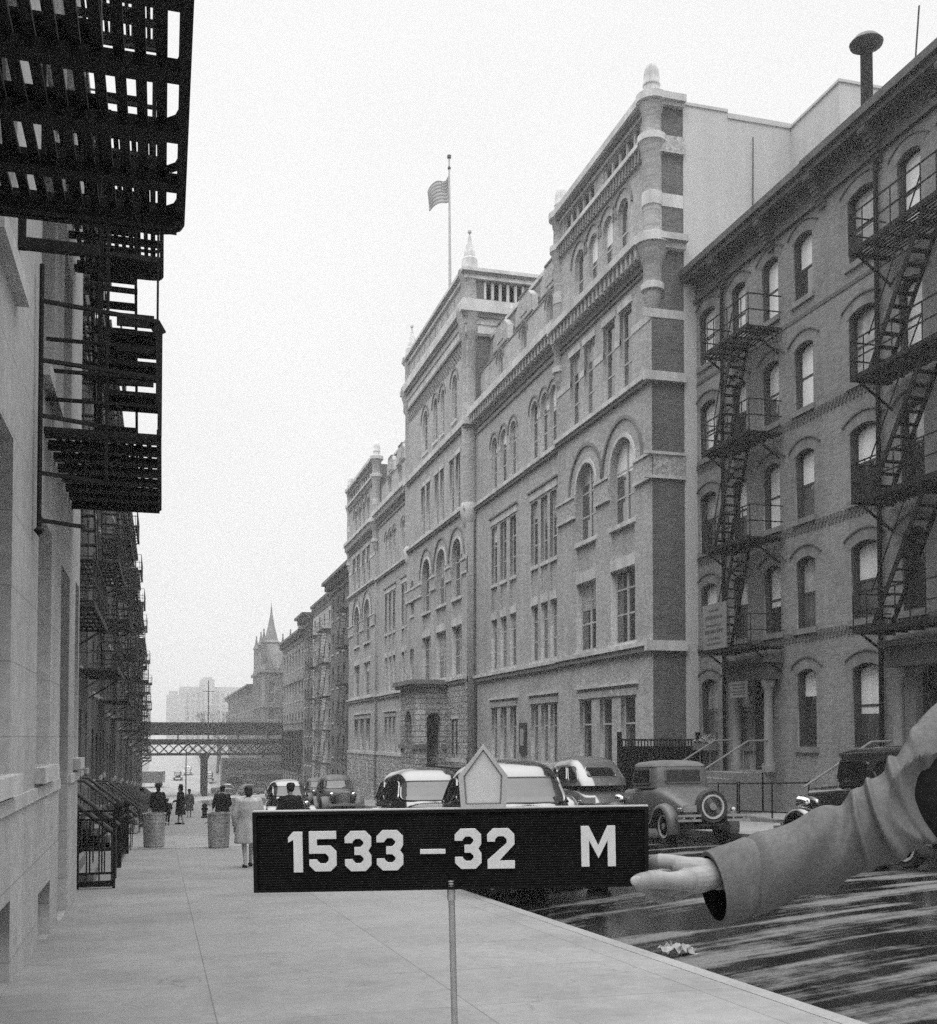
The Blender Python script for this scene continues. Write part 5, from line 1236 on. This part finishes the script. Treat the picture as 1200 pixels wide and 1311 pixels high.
# ---------------------------------------------------------------- bodies
def limb(mb, pts, rs, n=14, flat=None):
    """tapering rounded limb through pts with radii rs (closed, rounded ends)"""
    pts = [Vector(p) for p in pts]
    d0 = (pts[0] - pts[1]).normalized(); d1 = (pts[-1] - pts[-2]).normalized()
    P = []; Q = []
    for a in (80, 55, 28): P.append(pts[0] + d0 * rs[0] * math.sin(R(a))); Q.append(rs[0] * math.cos(R(a)))
    P += pts; Q += list(rs)
    for a in (28, 55, 80): P.append(pts[-1] + d1 * rs[-1] * math.sin(R(a))); Q.append(rs[-1] * math.cos(R(a)))
    mb.tube(P, Q, n); return mb
def ball(mb, c, rx, ry, rz_, n=16):
    mb.loft([[(c[0] + rx * math.cos(2 * math.pi * i / n) * math.sin(t), c[1] + ry * math.sin(2 * math.pi * i / n) * math.sin(t), c[2] + rz_ * math.cos(t)) for i in range(n)] for t in [math.pi * (k + .15) / 10.3 for k in range(11)]]); return mb
def fused(mb, name, mat, parent, voxel, local, smoothing=4):
    """union of overlapping limbs into one continuous skin"""
    o = mb.build(name, mat, parent, True, local)
    r = o.modifiers.new('fuse', 'REMESH'); r.mode = 'VOXEL'; r.voxel_size = voxel; r.use_smooth_shade = True
    s = o.modifiers.new('soft', 'SMOOTH'); s.factor = .5; s.iterations = smoothing
    dg = bpy.context.evaluated_depsgraph_get(); me = bpy.data.meshes.new_from_object(o.evaluated_get(dg))
    o.modifiers.clear(); old = o.data; o.data = me; bpy.data.meshes.remove(old)
    return o
def head(mb, c, s, ya=0.0):
    """head with brow, nose, mouth, ears; c = centre, s = scale 1 = 0.24 m tall, faces +Y turned by ya"""
    def T(x, y, z): return (c[0] + s * (x * math.cos(ya) - y * math.sin(ya)), c[1] + s * (x * math.sin(ya) + y * math.cos(ya)), c[2] + s * z)
    ball(mb, T(0, -.01, .025), .077 * s, .095 * s, .095 * s); ball(mb, T(0, .02, -.045), .06 * s, .07 * s, .075 * s)
    limb(mb, [T(0, .092, .02), T(0, .108, -.022)], [.011 * s, .017 * s], 8); limb(mb, [T(-.02, .083, -.062), T(.02, .083, -.062)], [.011 * s, .011 * s], 8)
    limb(mb, [T(-.035, .075, .03), T(.035, .075, .03)], [.02 * s, .02 * s], 8)
    for sx in (-1, 1): ball(mb, T(sx * .078, -.01, -.005), .012 * s, .02 * s, .03 * s, 8)
    ball(mb, T(0, .07, -.1), .025 * s, .022 * s, .018 * s, 10)
    return T
def person(label, x, y, h, face, coat='darkcoat', kind='woman', hat='brim', step=.12, wide=1.0, arm=(0, 0), hem=None, voxel=.014, hatm=None):
    root = thing('person', label, 'person', (x, y, gz(x, y)), face, 'people on the pavement')
    k = h / 1.7; mb = MB()
    hc = (0, .01 * k, 1.58 * k); T = head(mb, hc, k)
    limb(mb, [(0, 0, 1.3 * k), (0, 0, 1.5 * k)], [.055 * k, .05 * k], 10)
    limb(mb, [(0, 0, .9 * k), (0, 0, 1.1 * k), (0, 0, 1.3 * k)], [.13 * k, .12 * k, .12 * k], 12)
    for sx in (-1, 1):
        f = step * sx
        limb(mb, [(sx * .09 * k, 0, .9 * k), (sx * .09 * k, f * .5 + .02, .48 * k), (sx * .085 * k, f - (.04 if f < 0 else 0), .07 * k)], [.085 * k, .055 * k, .034 * k], 10)
        limb(mb, [(sx * .085 * k, f - .05, .04 * k), (sx * .09 * k, f + .12, .035 * k)], [.034 * k, .03 * k], 8)
        a = arm[0] if sx < 0 else arm[1]
        hand = (sx * .27 * k, .06 + .3 * a, (.82 + .25 * a) * k)
        limb(mb, [(sx * .18 * k, 0, 1.36 * k), (sx * .25 * k, -.03 + .08 * a, 1.08 * k), hand], [.05 * k, .042 * k, .03 * k], 10)
        limb(mb, [hand, (hand[0], hand[1] + .03, hand[2] - .08 * k)], [.032 * k, .022 * k], 8)
        for q in range(4): limb(mb, [(hand[0], hand[1] + .01 + .016 * q, hand[2] - .07 * k), (hand[0], hand[1] + .014 + .016 * q, hand[2] - .15 * k)], [.009 * k, .007 * k], 6)
    fused(mb, 'body', 'farskin', root, voxel, True)
    hem = hem if hem is not None else (.42 if kind == 'woman' else .62)
    c = MB(); wv = random.Random(int(x * 100 + y))
    prof = [(1.46, .07, .07), (1.43, .13, .1), (1.37, .20, .13), (1.2, .215, .15), (1.0, .19, .145), (.85, .215, .165), (hem + .02, .25 if kind == 'woman' else .22, .2), (hem, .24 if kind == 'woman' else .21, .19)]
    rings = [[(rx * wide * k * math.cos(t) * (1 + .05 * math.sin(5 * t + z * 4) * (z < 1.1)), ry * wide * k * math.sin(t) * (1 + .06 * math.sin(7 * t) * (z < 1)), z * k) for t in [2 * math.pi * i / 28 for i in range(28)]] for z, rx, ry in prof]
    c.loft(rings)
    for sx in (-1, 1):
        a = arm[0] if sx < 0 else arm[1]
        limb(c, [(sx * .17 * k * wide, 0, 1.37 * k), (sx * .25 * k * wide, -.03 + .08 * a, 1.08 * k), (sx * .268 * k, .05 + .26 * a, (.87 + .22 * a) * k)], [.072 * k * wide, .062 * k, .05 * k], 12)
    fused(c, 'coat', coat, root, voxel, True, 2)
    if kind != 'woman':
        t = MB()
        for sx in (-1, 1): f = step * sx; limb(t, [(sx * .09 * k, 0, .85 * k), (sx * .09 * k, f * .5 + .02, .48 * k), (sx * .085 * k, f - .02, .1 * k)], [.105 * k, .08 * k, .06 * k], 10)
        t.build('trousers', coat, root, True, True)
    s = MB()
    for sx in (-1, 1): f = step * sx; limb(s, [(sx * .085 * k, f - .05, .035 * k), (sx * .09 * k, f + .14, .03 * k)], [.042 * k, .036 * k], 8)
    s.build('shoe', 'suit', root, True, True)
    hr = MB(); ball(hr, (0, -.012 * k, 1.612 * k), .084 * k, .098 * k, .09 * k); 
    if kind == 'woman': ball(hr, (0, -.05 * k, 1.54 * k), .085 * k, .065 * k, .08 * k)
    hr.build('hair', 'hair', root, True, True)
    if hat == 'brim': MB().lathe((0, -.01, 1.66 * k), [(.0, -.005), (.15 * k, -.01), (.152 * k, .005), (.09 * k, .015), (.085 * k, .09 * k), (.06 * k, .11 * k), (.0, .1 * k)], 18).build('hat', hatm or 'suit', root, True, True)
    elif hat == 'cap': MB().lathe((0, -.02, 1.65 * k), [(.09 * k, -.01), (.1 * k, .03), (.07 * k, .08 * k), (.0, .09 * k)], 14).build('hat', hatm or 'suit', root, True, True)
    return root
person('woman in a long pale coat walking away just left of the number board', 1.72, 23.0, 1.68, 0.1, 'palecoat', 'woman', None, .16, 1.2, (.0, .2), hem=.5)
person('figure in a black coat at the kerb just right of the woman in pale coat', 2.75, 24.5, 1.7, .3, 'darkcoat', 'man', 'cap', .1, 1.15)
person('person in a black jacket behind the right-hand ash can', 2.05, 39.5, 1.7, .2, 'darkcoat', 'man', 'cap', .1, 1.2, (.5, .5), hem=.8)
person('woman in a black coat and tilted hat facing left between the ash cans', .85, 53.0, 1.8, 1.3, 'darkcoat', 'woman', 'brim', .12, 1.1, (.7, .6))
person('small child in dark clothes held by the woman in the tilted hat', .25, 52.0, 1.2, 0, 'darkcoat', 'child', 'cap', .1, 1.1, (0, .7), hem=.7)
person('tall figure in a long black coat above the left-hand ash can', -.15, 48.0, 1.8, .3, 'darkcoat', 'woman', 'brim', .08, 1.15, hem=.35)
person('person in grey nearest the stoops, left of the tall black figure', -.85, 50.0, 1.7, .5, 'greycoat', 'man', 'cap', .1, 1.0)
person('small distant walker in grey just right of the woman in the tilted hat', 1.55, 66.0, 1.6, 0, 'greycoat', 'woman', 'brim', .12, 1.0)

# ---------------------------------------------------------------- sidewalk furniture
def ash_can(label, x, y, h=.95):
    z = gz(x, y) + .012; t = thing('ash_can', label, 'ash can', (x, y, z), 0, 'ash cans on the pavement')
    m = MB(); prof = [(.0, 0), (.27, 0), (.275, .03), (.285, .05), (.28, .07)]
    for i in range(7): zz = .1 + i * .115; prof += [(.283 + .004 * i, zz), (.29 + .004 * i, zz + .03), (.283 + .004 * i, zz + .06)]
    prof += [(.31, h - .04), (.33, h - .03), (.33, h), (.30, h), (.29, h - .12), (.0, h - .14)]
    m.lathe((x, y, z), prof, 28).build('can', 'galv', t, True)
    for sx in (-1, 1): MB().tube([(x + sx * .3, y - .07, z + h * .72), (x + sx * .38, y - .07, z + h * .7), (x + sx * .38, y + .07, z + h * .7), (x + sx * .3, y + .07, z + h * .72)], .014, 6).build('handle', 'galv', t, True)
    r = MB()
    for i in range(30): a = rnd.uniform(0, 6.28); q = rnd.uniform(0, .24); c = Vector((x + q * math.cos(a), y + q * math.sin(a), z + h - .1 + rnd.uniform(0, .07))); s_ = rnd.uniform(.03, .07); ball(r, c, s_, s_, s_ * .7, 6)
    r.build('ashes', 'greyiron', t, True)
ash_can('dented metal ash can by the stoops, left of the pair on the pavement', -.2, 32.1); ash_can('dented metal ash can beside the woman in the pale coat, right of the pair', 1.52, 30.9)
hyd = thing('fire_hydrant', 'small dark fire hydrant far down the pavement near the kerb', 'hydrant', (2.35, 64, gz(2.35, 64)))
MB().lathe((2.35, 64, gz(2.35, 64)), [(.2, 0), (.2, .08), (.13, .1), (.13, .62), (.17, .64), (.16, .7), (.08, .82), (.0, .86)], 12).build('barrel', 'iron', hyd, True)
for sx in (-1, 1): MB().lathe((2.35 + sx * .12, 64, gz(2.35, 64) + .5), [(.07, -.06), (.07, .06), (.0, .07)], 10, 'x').build('nozzle', 'iron', hyd, True)
# crumpled newspaper in the gutter
pc = Vector((5.35, 10.1, 0)); pc.z = rz(5.35, 10.1)
def ground_at(px, py, zf):
    r = RIGHT * ((px - CX) / FPX) + UP * ((CY - py) / FPX) + FWD
    t = 5.0
    for _ in range(60): t += (r.z * t - zf(r.x * t, r.y * t)) / abs(r.z) * .5
    return Vector((r.x * t, r.y * t, zf(r.x * t, r.y * t)))
pc = ground_at(868, 1222, rz)
nm = MB(); nn = 9; rr = random.Random(5)
nm.v = [(pc.x + (i / nn - .5) * .30 + rr.uniform(-.02, .02), pc.y + (j / nn - .5) * .26 + rr.uniform(-.02, .02), pc.z + .015 + rr.uniform(0, .12) * (1 - abs(i / nn - .5))) for j in range(nn + 1) for i in range(nn + 1)]
nm.f = [(j * (nn + 1) + i, j * (nn + 1) + i + 1, (j + 1) * (nn + 1) + i + 1, (j + 1) * (nn + 1) + i) for j in range(nn) for i in range(nn)]
o = nm.build('newspaper', 'paper'); tag(o, 'crumpled white newspaper lying in the wet gutter', 'newspaper'); sm = o.modifiers.new('t', 'SOLIDIFY'); sm.thickness = .003

# ---------------------------------------------------------------- the man holding the board
HD = 1.70
gx = A(1430, 1000, 2.0)
man = thing('person', 'man in a grey wool overcoat reaching in from the right to hold the number board', 'person', (gx.x, gx.y, gz(gx.x, gx.y)))
PXM = HD / FPX
def a_(x, y, d): return A(x, y, d)
m = MB()
wr = a_(922, 1119, 1.738); sh = a_(1310, 985, 2.06); elb = a_(1140, 1052, 1.80)
G0 = man.location.copy()
nb = Vector((a_(1425, 930, 2.02).x, a_(1425, 930, 2.02).y, .03)); up_ = Vector((0, 0, 1))
toc = (Vector((0, 0, 0)) - nb); toc.z = 0; toc.normalize(); side = Vector((-toc.y, toc.x, 0))     # he faces the camera; side = towards his left hand? tested below
if (sh - nb).dot(side) < 0: side = -side
L = (nb.z - G0.z) / 1.46
sh2_ = nb - side * .2 * L - up_ * .09
limb(m, [nb - up_ * .5 * L, nb - up_ * .25 * L, nb - up_ * .12 * L], [.11, .115, .09], 16)
limb(m, [nb - up_ * .85 * L * .8, nb - up_ * .5 * L], [.12, .115], 16)
limb(m, [nb - up_ * .12, nb + up_ * .1], [.062, .058], 14)
ya = math.atan2(-toc.x, toc.y); hT = head(m, nb + up_ * .2 + toc * .02, 1.0, ya)
limb(m, [nb - up_ * .1 + side * .05, sh, elb], [.07, .03, .028], 14); limb(m, [elb, (elb + wr) / 2], [.03, .034], 16)
el2 = sh2_ - up_ * .3 * L - side * .06; hd2 = el2 - up_ * .26 * L + toc * .08
limb(m, [nb - up_ * .1 - side * .05, sh2_, el2, hd2], [.075, .062, .046, .028], 14)
limb(m, [hd2, hd2 - up_ * .09], [.034, .03], 12)
for q in range(4): b = hd2 - up_ * .09 + toc * (.03 - .02 * q); limb(m, [b, b - up_ * .04 + toc * .006, b - up_ * (.075 - .008 * abs(q - 1.5)) + toc * .014], [.0095, .009, .0075], 10)
limb(m, [hd2 - up_ * .03 + toc * .03, hd2 - up_ * .08 + toc * .055], [.012, .009], 10)
for sx in (-1, 1):
    hp = nb - up_ * .62 * L + side * sx * .09; kn = Vector((hp.x, hp.y, G0.z + .5 * L)) + toc * .02; an = Vector((hp.x, hp.y, G0.z + .08)) + side * sx * .03
    limb(m, [hp, kn, an], [.09, .06, .042], 14); limb(m, [an - up_ * .03 - toc * .05, an - up_ * .04 + toc * .15], [.042, .035], 10)
# the hand that grips the board edge
body = fused(m, 'body', 'skin', man, .007, False, 3)
m = MB(); limb(m, [(elb + wr) / 2 + (elb - wr) * .1, (elb + wr) / 2, wr], [.030, .034, .0265], 18)
pxr = lambda r: r * PXM
kn_ = {'index': (872, 1110, 1.714), 'middle': (878, 1117, 1.737), 'ring': (881, 1126, 1.756), 'little': (886, 1134, 1.782)}
for k_, r_ in (('index', 13.5), ('middle', 14), ('ring', 13.5), ('little', 12)):
    x, y, d = kn_[k_]; limb(m, [wr, a_((x + 918) / 2, (y + 1119) / 2 - 1, (d + 1.738) / 2), a_(x, y, d)], [pxr(17), pxr(r_ + 3), pxr(r_)], 14)
limb(m, [a_(914, 1121, 1.728), a_(896, 1126, 1.710), a_(874, 1127.5, 1.694)], [pxr(17), pxr(17.5), pxr(13)], 16)
# thumb: proximal, distal, broad rounded tip in front of the board
TB = [(880, 1126.5, 1.692, 14), (868, 1127.4, 1.686, 12), (858, 1127.5, 1.682, 10.9), (849, 1127, 1.679, 11.2), (843.5, 1126.5, 1.6775, 12.3), (841.5, 1126.4, 1.677, 11.6), (839, 1126.3, 1.677, 12.6), (836.8, 1126.2, 1.677, 11.7), (834, 1126.4, 1.677, 12.2), (829, 1127.2, 1.677, 11.0), (824, 1128.2, 1.6775, 11.3), (819, 1129.2, 1.6785, 10.8)]
limb(m, [a_(*p[:3]) for p in TB], [pxr(p[3]) for p in TB], 20)
F = {'index': [(876, 1108, 1.720), (860, 1103.5, 1.716), (845, 1102.5, 1.716), (836, 1106, 1.728), (832, 1109, 1.738), (815, 1112, 1.737)], 'middle': [(878, 1117, 1.737), (848, 1122, 1.752), (834, 1125, 1.746), (815, 1126, 1.734)],
     'ring': [(881, 1126, 1.762), (854, 1139, 1.778), (838, 1139, 1.764), (820, 1136, 1.742)], 'little': [(886, 1134, 1.782), (862, 1147.5, 1.79), (848, 1149, 1.776), (832, 1147, 1.755)]}
for k_, rr_ in (('index', (12, 9.6, 10, 9, 8.4, 7.5)), ('middle', (12, 11, 9.8, 7.8)), ('ring', (11.5, 10.2, 9.2, 7.2)), ('little', (10, 8.8, 7.8, 6.3))):
    limb(m, [a_(*p) for p in F[k_]], [pxr(r_) for r_ in rr_], 14)
hand = fused(m, 'hand', 'skin', man, .0013, False, 2)
import bmesh
bm_ = bmesh.new(); bm_.from_mesh(body.data); bm_.from_mesh(hand.data); bm_.to_mesh(body.data); bm_.free()
for p_ in body.data.polygons: p_.use_smooth = True
hm_ = hand.data; bpy.data.objects.remove(hand); bpy.data.meshes.remove(hm_)
nl = MB(); c0 = a_(816, 1128.5, 1.6662)
ring_ = lambda s_, dz: [c0 + RIGHT * (pxr(8.2) * s_ * math.cos(t)) + UP * (pxr(6.4) * s_ * math.sin(t)) + FWD * (dz + .0016 * math.sin(t) ** 2) for t in [2 * math.pi * i / 16 for i in range(16)]]
nl.loft([ring_(1, .006), ring_(1, .0012), ring_(.9, .0004), ring_(.4, 0)]).build('thumbnail', 'nail', man, True)
# overcoat sleeve, measured edge by edge, with folds gathering at the elbow
from mathutils import noise as mn
E_ = [((903, 1090), (923, 1185), 1.738, .050, 15), ((926, 1081), (937, 1182), 1.738, .053, 16), ((948, 1073.5), (952, 1178), 1.739, .055, 17), ((1004, 1055), (990, 1165), 1.742, .058, 14), ((1067, 1030), (1056, 1140), 1.748, .062, 8), ((1092, 1014), (1098, 1122), 1.755, .066, 2),
      ((1112, 1001), (1132, 1107), 1.765, .070, -4), ((1138, 985), (1166, 1092), 1.785, .075, -8), ((1160, 950), (1200, 1077), 1.82, .082, -8), ((1184, 912), (1240, 1062), 1.87, .09, -6), ((1225, 893), (1300, 1050), 1.93, .1, 0), ((1290, 910), (1340, 1045), 1.99, .11, 0), ((1350, 940), (1390, 1050), 2.03, .10, 0)]
def cat(p0, p1, p2, p3, t): return .5 * ((2 * p1) + (-p0 + p2) * t + (2 * p0 - 5 * p1 + 4 * p2 - p3) * t * t + (-p0 + 3 * p1 - 3 * p2 + p3) * t ** 3)
flat_ = [(a[0], a[1], b[0], b[1], d, h, s_) for a, b, d, h, s_ in E_]
rows = []
for i in range(len(flat_) - 1):
    p0, p1, p2, p3 = flat_[max(i - 1, 0)], flat_[i], flat_[i + 1], flat_[min(i + 2, len(flat_) - 1)]
    for k in range(20): rows.append((i + k / 20, [cat(p0[j], p1[j], p2[j], p3[j], k / 20) for j in range(7)]))
NS = 80
def sring(s_, q, grow=0.0, wr_=1.0):
    tx_, ty_, bx, by, d, h, sk = q
    cx_, cy_, hx, hy = (tx_ + bx) / 2, (ty_ + by) / 2, (tx_ - bx) / 2, (ty_ - by) / 2
    out = []
    for j in range(NS):
        t = 2 * math.pi * j / NS; cu, su = math.cos(t), math.sin(t)
        near = su        # +1 towards the camera
        f = 0
        if s_ > .2:
            w = min(1, (s_ - .2) / 1.0) * wr_
            f += .0035 * mn.noise(Vector((s_ * 1.3, cu * 1.5, su * 1.5))) * w
            el_ = math.exp(-((s_ - 6.6) / 2.0) ** 2)
            ph = s_ * 5.2 + 1.9 * cu + .6 * mn.noise(Vector((s_ * .7, cu, su + 3)))
            f += .016 * el_ * max(0, math.sin(ph)) ** 1.6 * (.35 + .65 * max(0, su)) * w
            f += .007 * math.exp(-((s_ - 3.9) / .9) ** 2) * math.sin(s_ * 4.2 - 2.2 * cu + 1) * w
            if cu > .2: f += .010 * math.exp(-((s_ - 7.15) / .28) ** 2) * (cu - .2) + .004 * math.exp(-((s_ - 5.2) / .3) ** 2) * (cu - .2)
            # stitched cuff seam
            f -= .0035 * math.exp(-((s_ - 2.25) / .07) ** 2) * wr_ - .0018 * math.exp(-((s_ - 2.45) / .12) ** 2) * wr_
        g = 1 + (f + grow) / .062
        qx, qy = cx_ + hx * cu * g + sk * near, cy_ + hy * cu * g
        pit = 0
        if near > 0 and s_ > 5:      # the hollow under the raised arm, where the cloth sinks in
            e_ = math.hypot((qx - 1212) / 74, (qy - 1022) / 58); pit = .10 * max(0, 1 - e_) ** .8 if e_ < 1 else 0
        out.append(A(qx, qy, d - h * su * g + pit))
    return out
sl = MB(); q0 = rows[0][1]
rim = [sring(0, q0, -.0075, 0), sring(0, q0, -.0035, 0), sring(0, q0, -.001, 0)]
sl.loft(rim + [sring(s_, q) for s_, q in rows[1:]], False)
sl.build('sleeve', 'coat', man, True)
ln = MB(); ln.loft([sring(s_, q, -.0076, 0) for s_, q in rows[0:48]], True); ln.f = ln.f[:-2] + [ln.f[-1]]
ln.build('sleeve_lining', 'lining_and_shade', man, True)
# rest of the overcoat, outside the picture to the right
c = MB(); rings = []
for z, rx, ry in ((.02, .07, .08), (-.02, .14, .1), (-.07, .22, .13), (-.25, .25, .16), (-.5, .24, .16), (-.8, .27, .19), (-1.15, .31, .22), (-1.17, .29, .2)):
    rings.append([nb + up_ * z * L + side * (rx * math.cos(t)) + toc * (ry * math.sin(t)) * (1 + .05 * math.sin(6 * t)) for t in [2 * math.pi * i / 36 for i in range(36)]])
c.loft(rings)
limb(c, [nb + side * .1 - up_ * .14, A(1300, 985, 1.985)], [.125, .105], 18)
limb(c, [sh2_ + side * .03, el2, el2 + (hd2 - el2) * .8], [.088, .078, .066], 16)
c.build('overcoat', 'coat', man, True)
# added near-black panel: upper-arm shade put in as colour, shoulder to forearm
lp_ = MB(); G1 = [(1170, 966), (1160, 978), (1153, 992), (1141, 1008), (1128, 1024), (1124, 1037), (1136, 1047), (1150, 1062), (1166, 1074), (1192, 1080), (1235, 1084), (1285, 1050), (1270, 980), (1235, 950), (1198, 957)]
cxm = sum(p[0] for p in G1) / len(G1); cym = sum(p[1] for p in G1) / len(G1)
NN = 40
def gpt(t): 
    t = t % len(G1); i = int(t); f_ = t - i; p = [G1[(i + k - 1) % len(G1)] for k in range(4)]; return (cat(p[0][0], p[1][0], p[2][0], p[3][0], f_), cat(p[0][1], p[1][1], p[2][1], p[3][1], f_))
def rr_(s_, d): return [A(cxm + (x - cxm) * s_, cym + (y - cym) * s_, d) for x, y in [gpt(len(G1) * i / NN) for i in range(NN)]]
lp_.loft([rr_(.8, 1.90), rr_(.90, 1.85), rr_(.88, 1.815), rr_(.8, 1.80), rr_(.5, 1.79), rr_(.1, 1.788)]).build('upper_arm_shade', 'lining_and_shade', man, True)
hr = MB()
for c_, r_ in ((hT(0, -.025, .05), (.084, .09, .088)), (hT(0, -.055, -.01), (.078, .055, .07))): ball(hr, c_, *r_)
hr.build('hair', 'hair', man, True)
MB().lathe(nb + up_ * .27, [(.0, -.01), (.15, -.015), (.152, 0), (.098, .012), (.092, .1), (.06, .125), (.0, .11)], 24).build('hat', 'suit', man, True)
tr_ = MB()
for sx in (-1, 1):
    hp = nb - up_ * .62 * L + side * sx * .09; limb(tr_, [hp, Vector((hp.x, hp.y, G0.z + .5 * L)) + toc * .02, Vector((hp.x, hp.y, G0.z + .07)) + side * sx * .03], [.12, .1, .085], 14)
tr_.build('trousers', 'suit', man, True)
for sx in (-1, 1):
    hp = nb - up_ * .62 * L + side * sx * .09; an = Vector((hp.x, hp.y, G0.z + .05)) + side * sx * .03
    limb(MB(), [an - toc * .06, an + toc * .17], [.05, .042], 12).build('shoe', 'suit', man, True)
for o in list(bpy.data.objects):
    if o.type == 'MESH' and len(o.data.vertices) == 0: bpy.data.objects.remove(o)
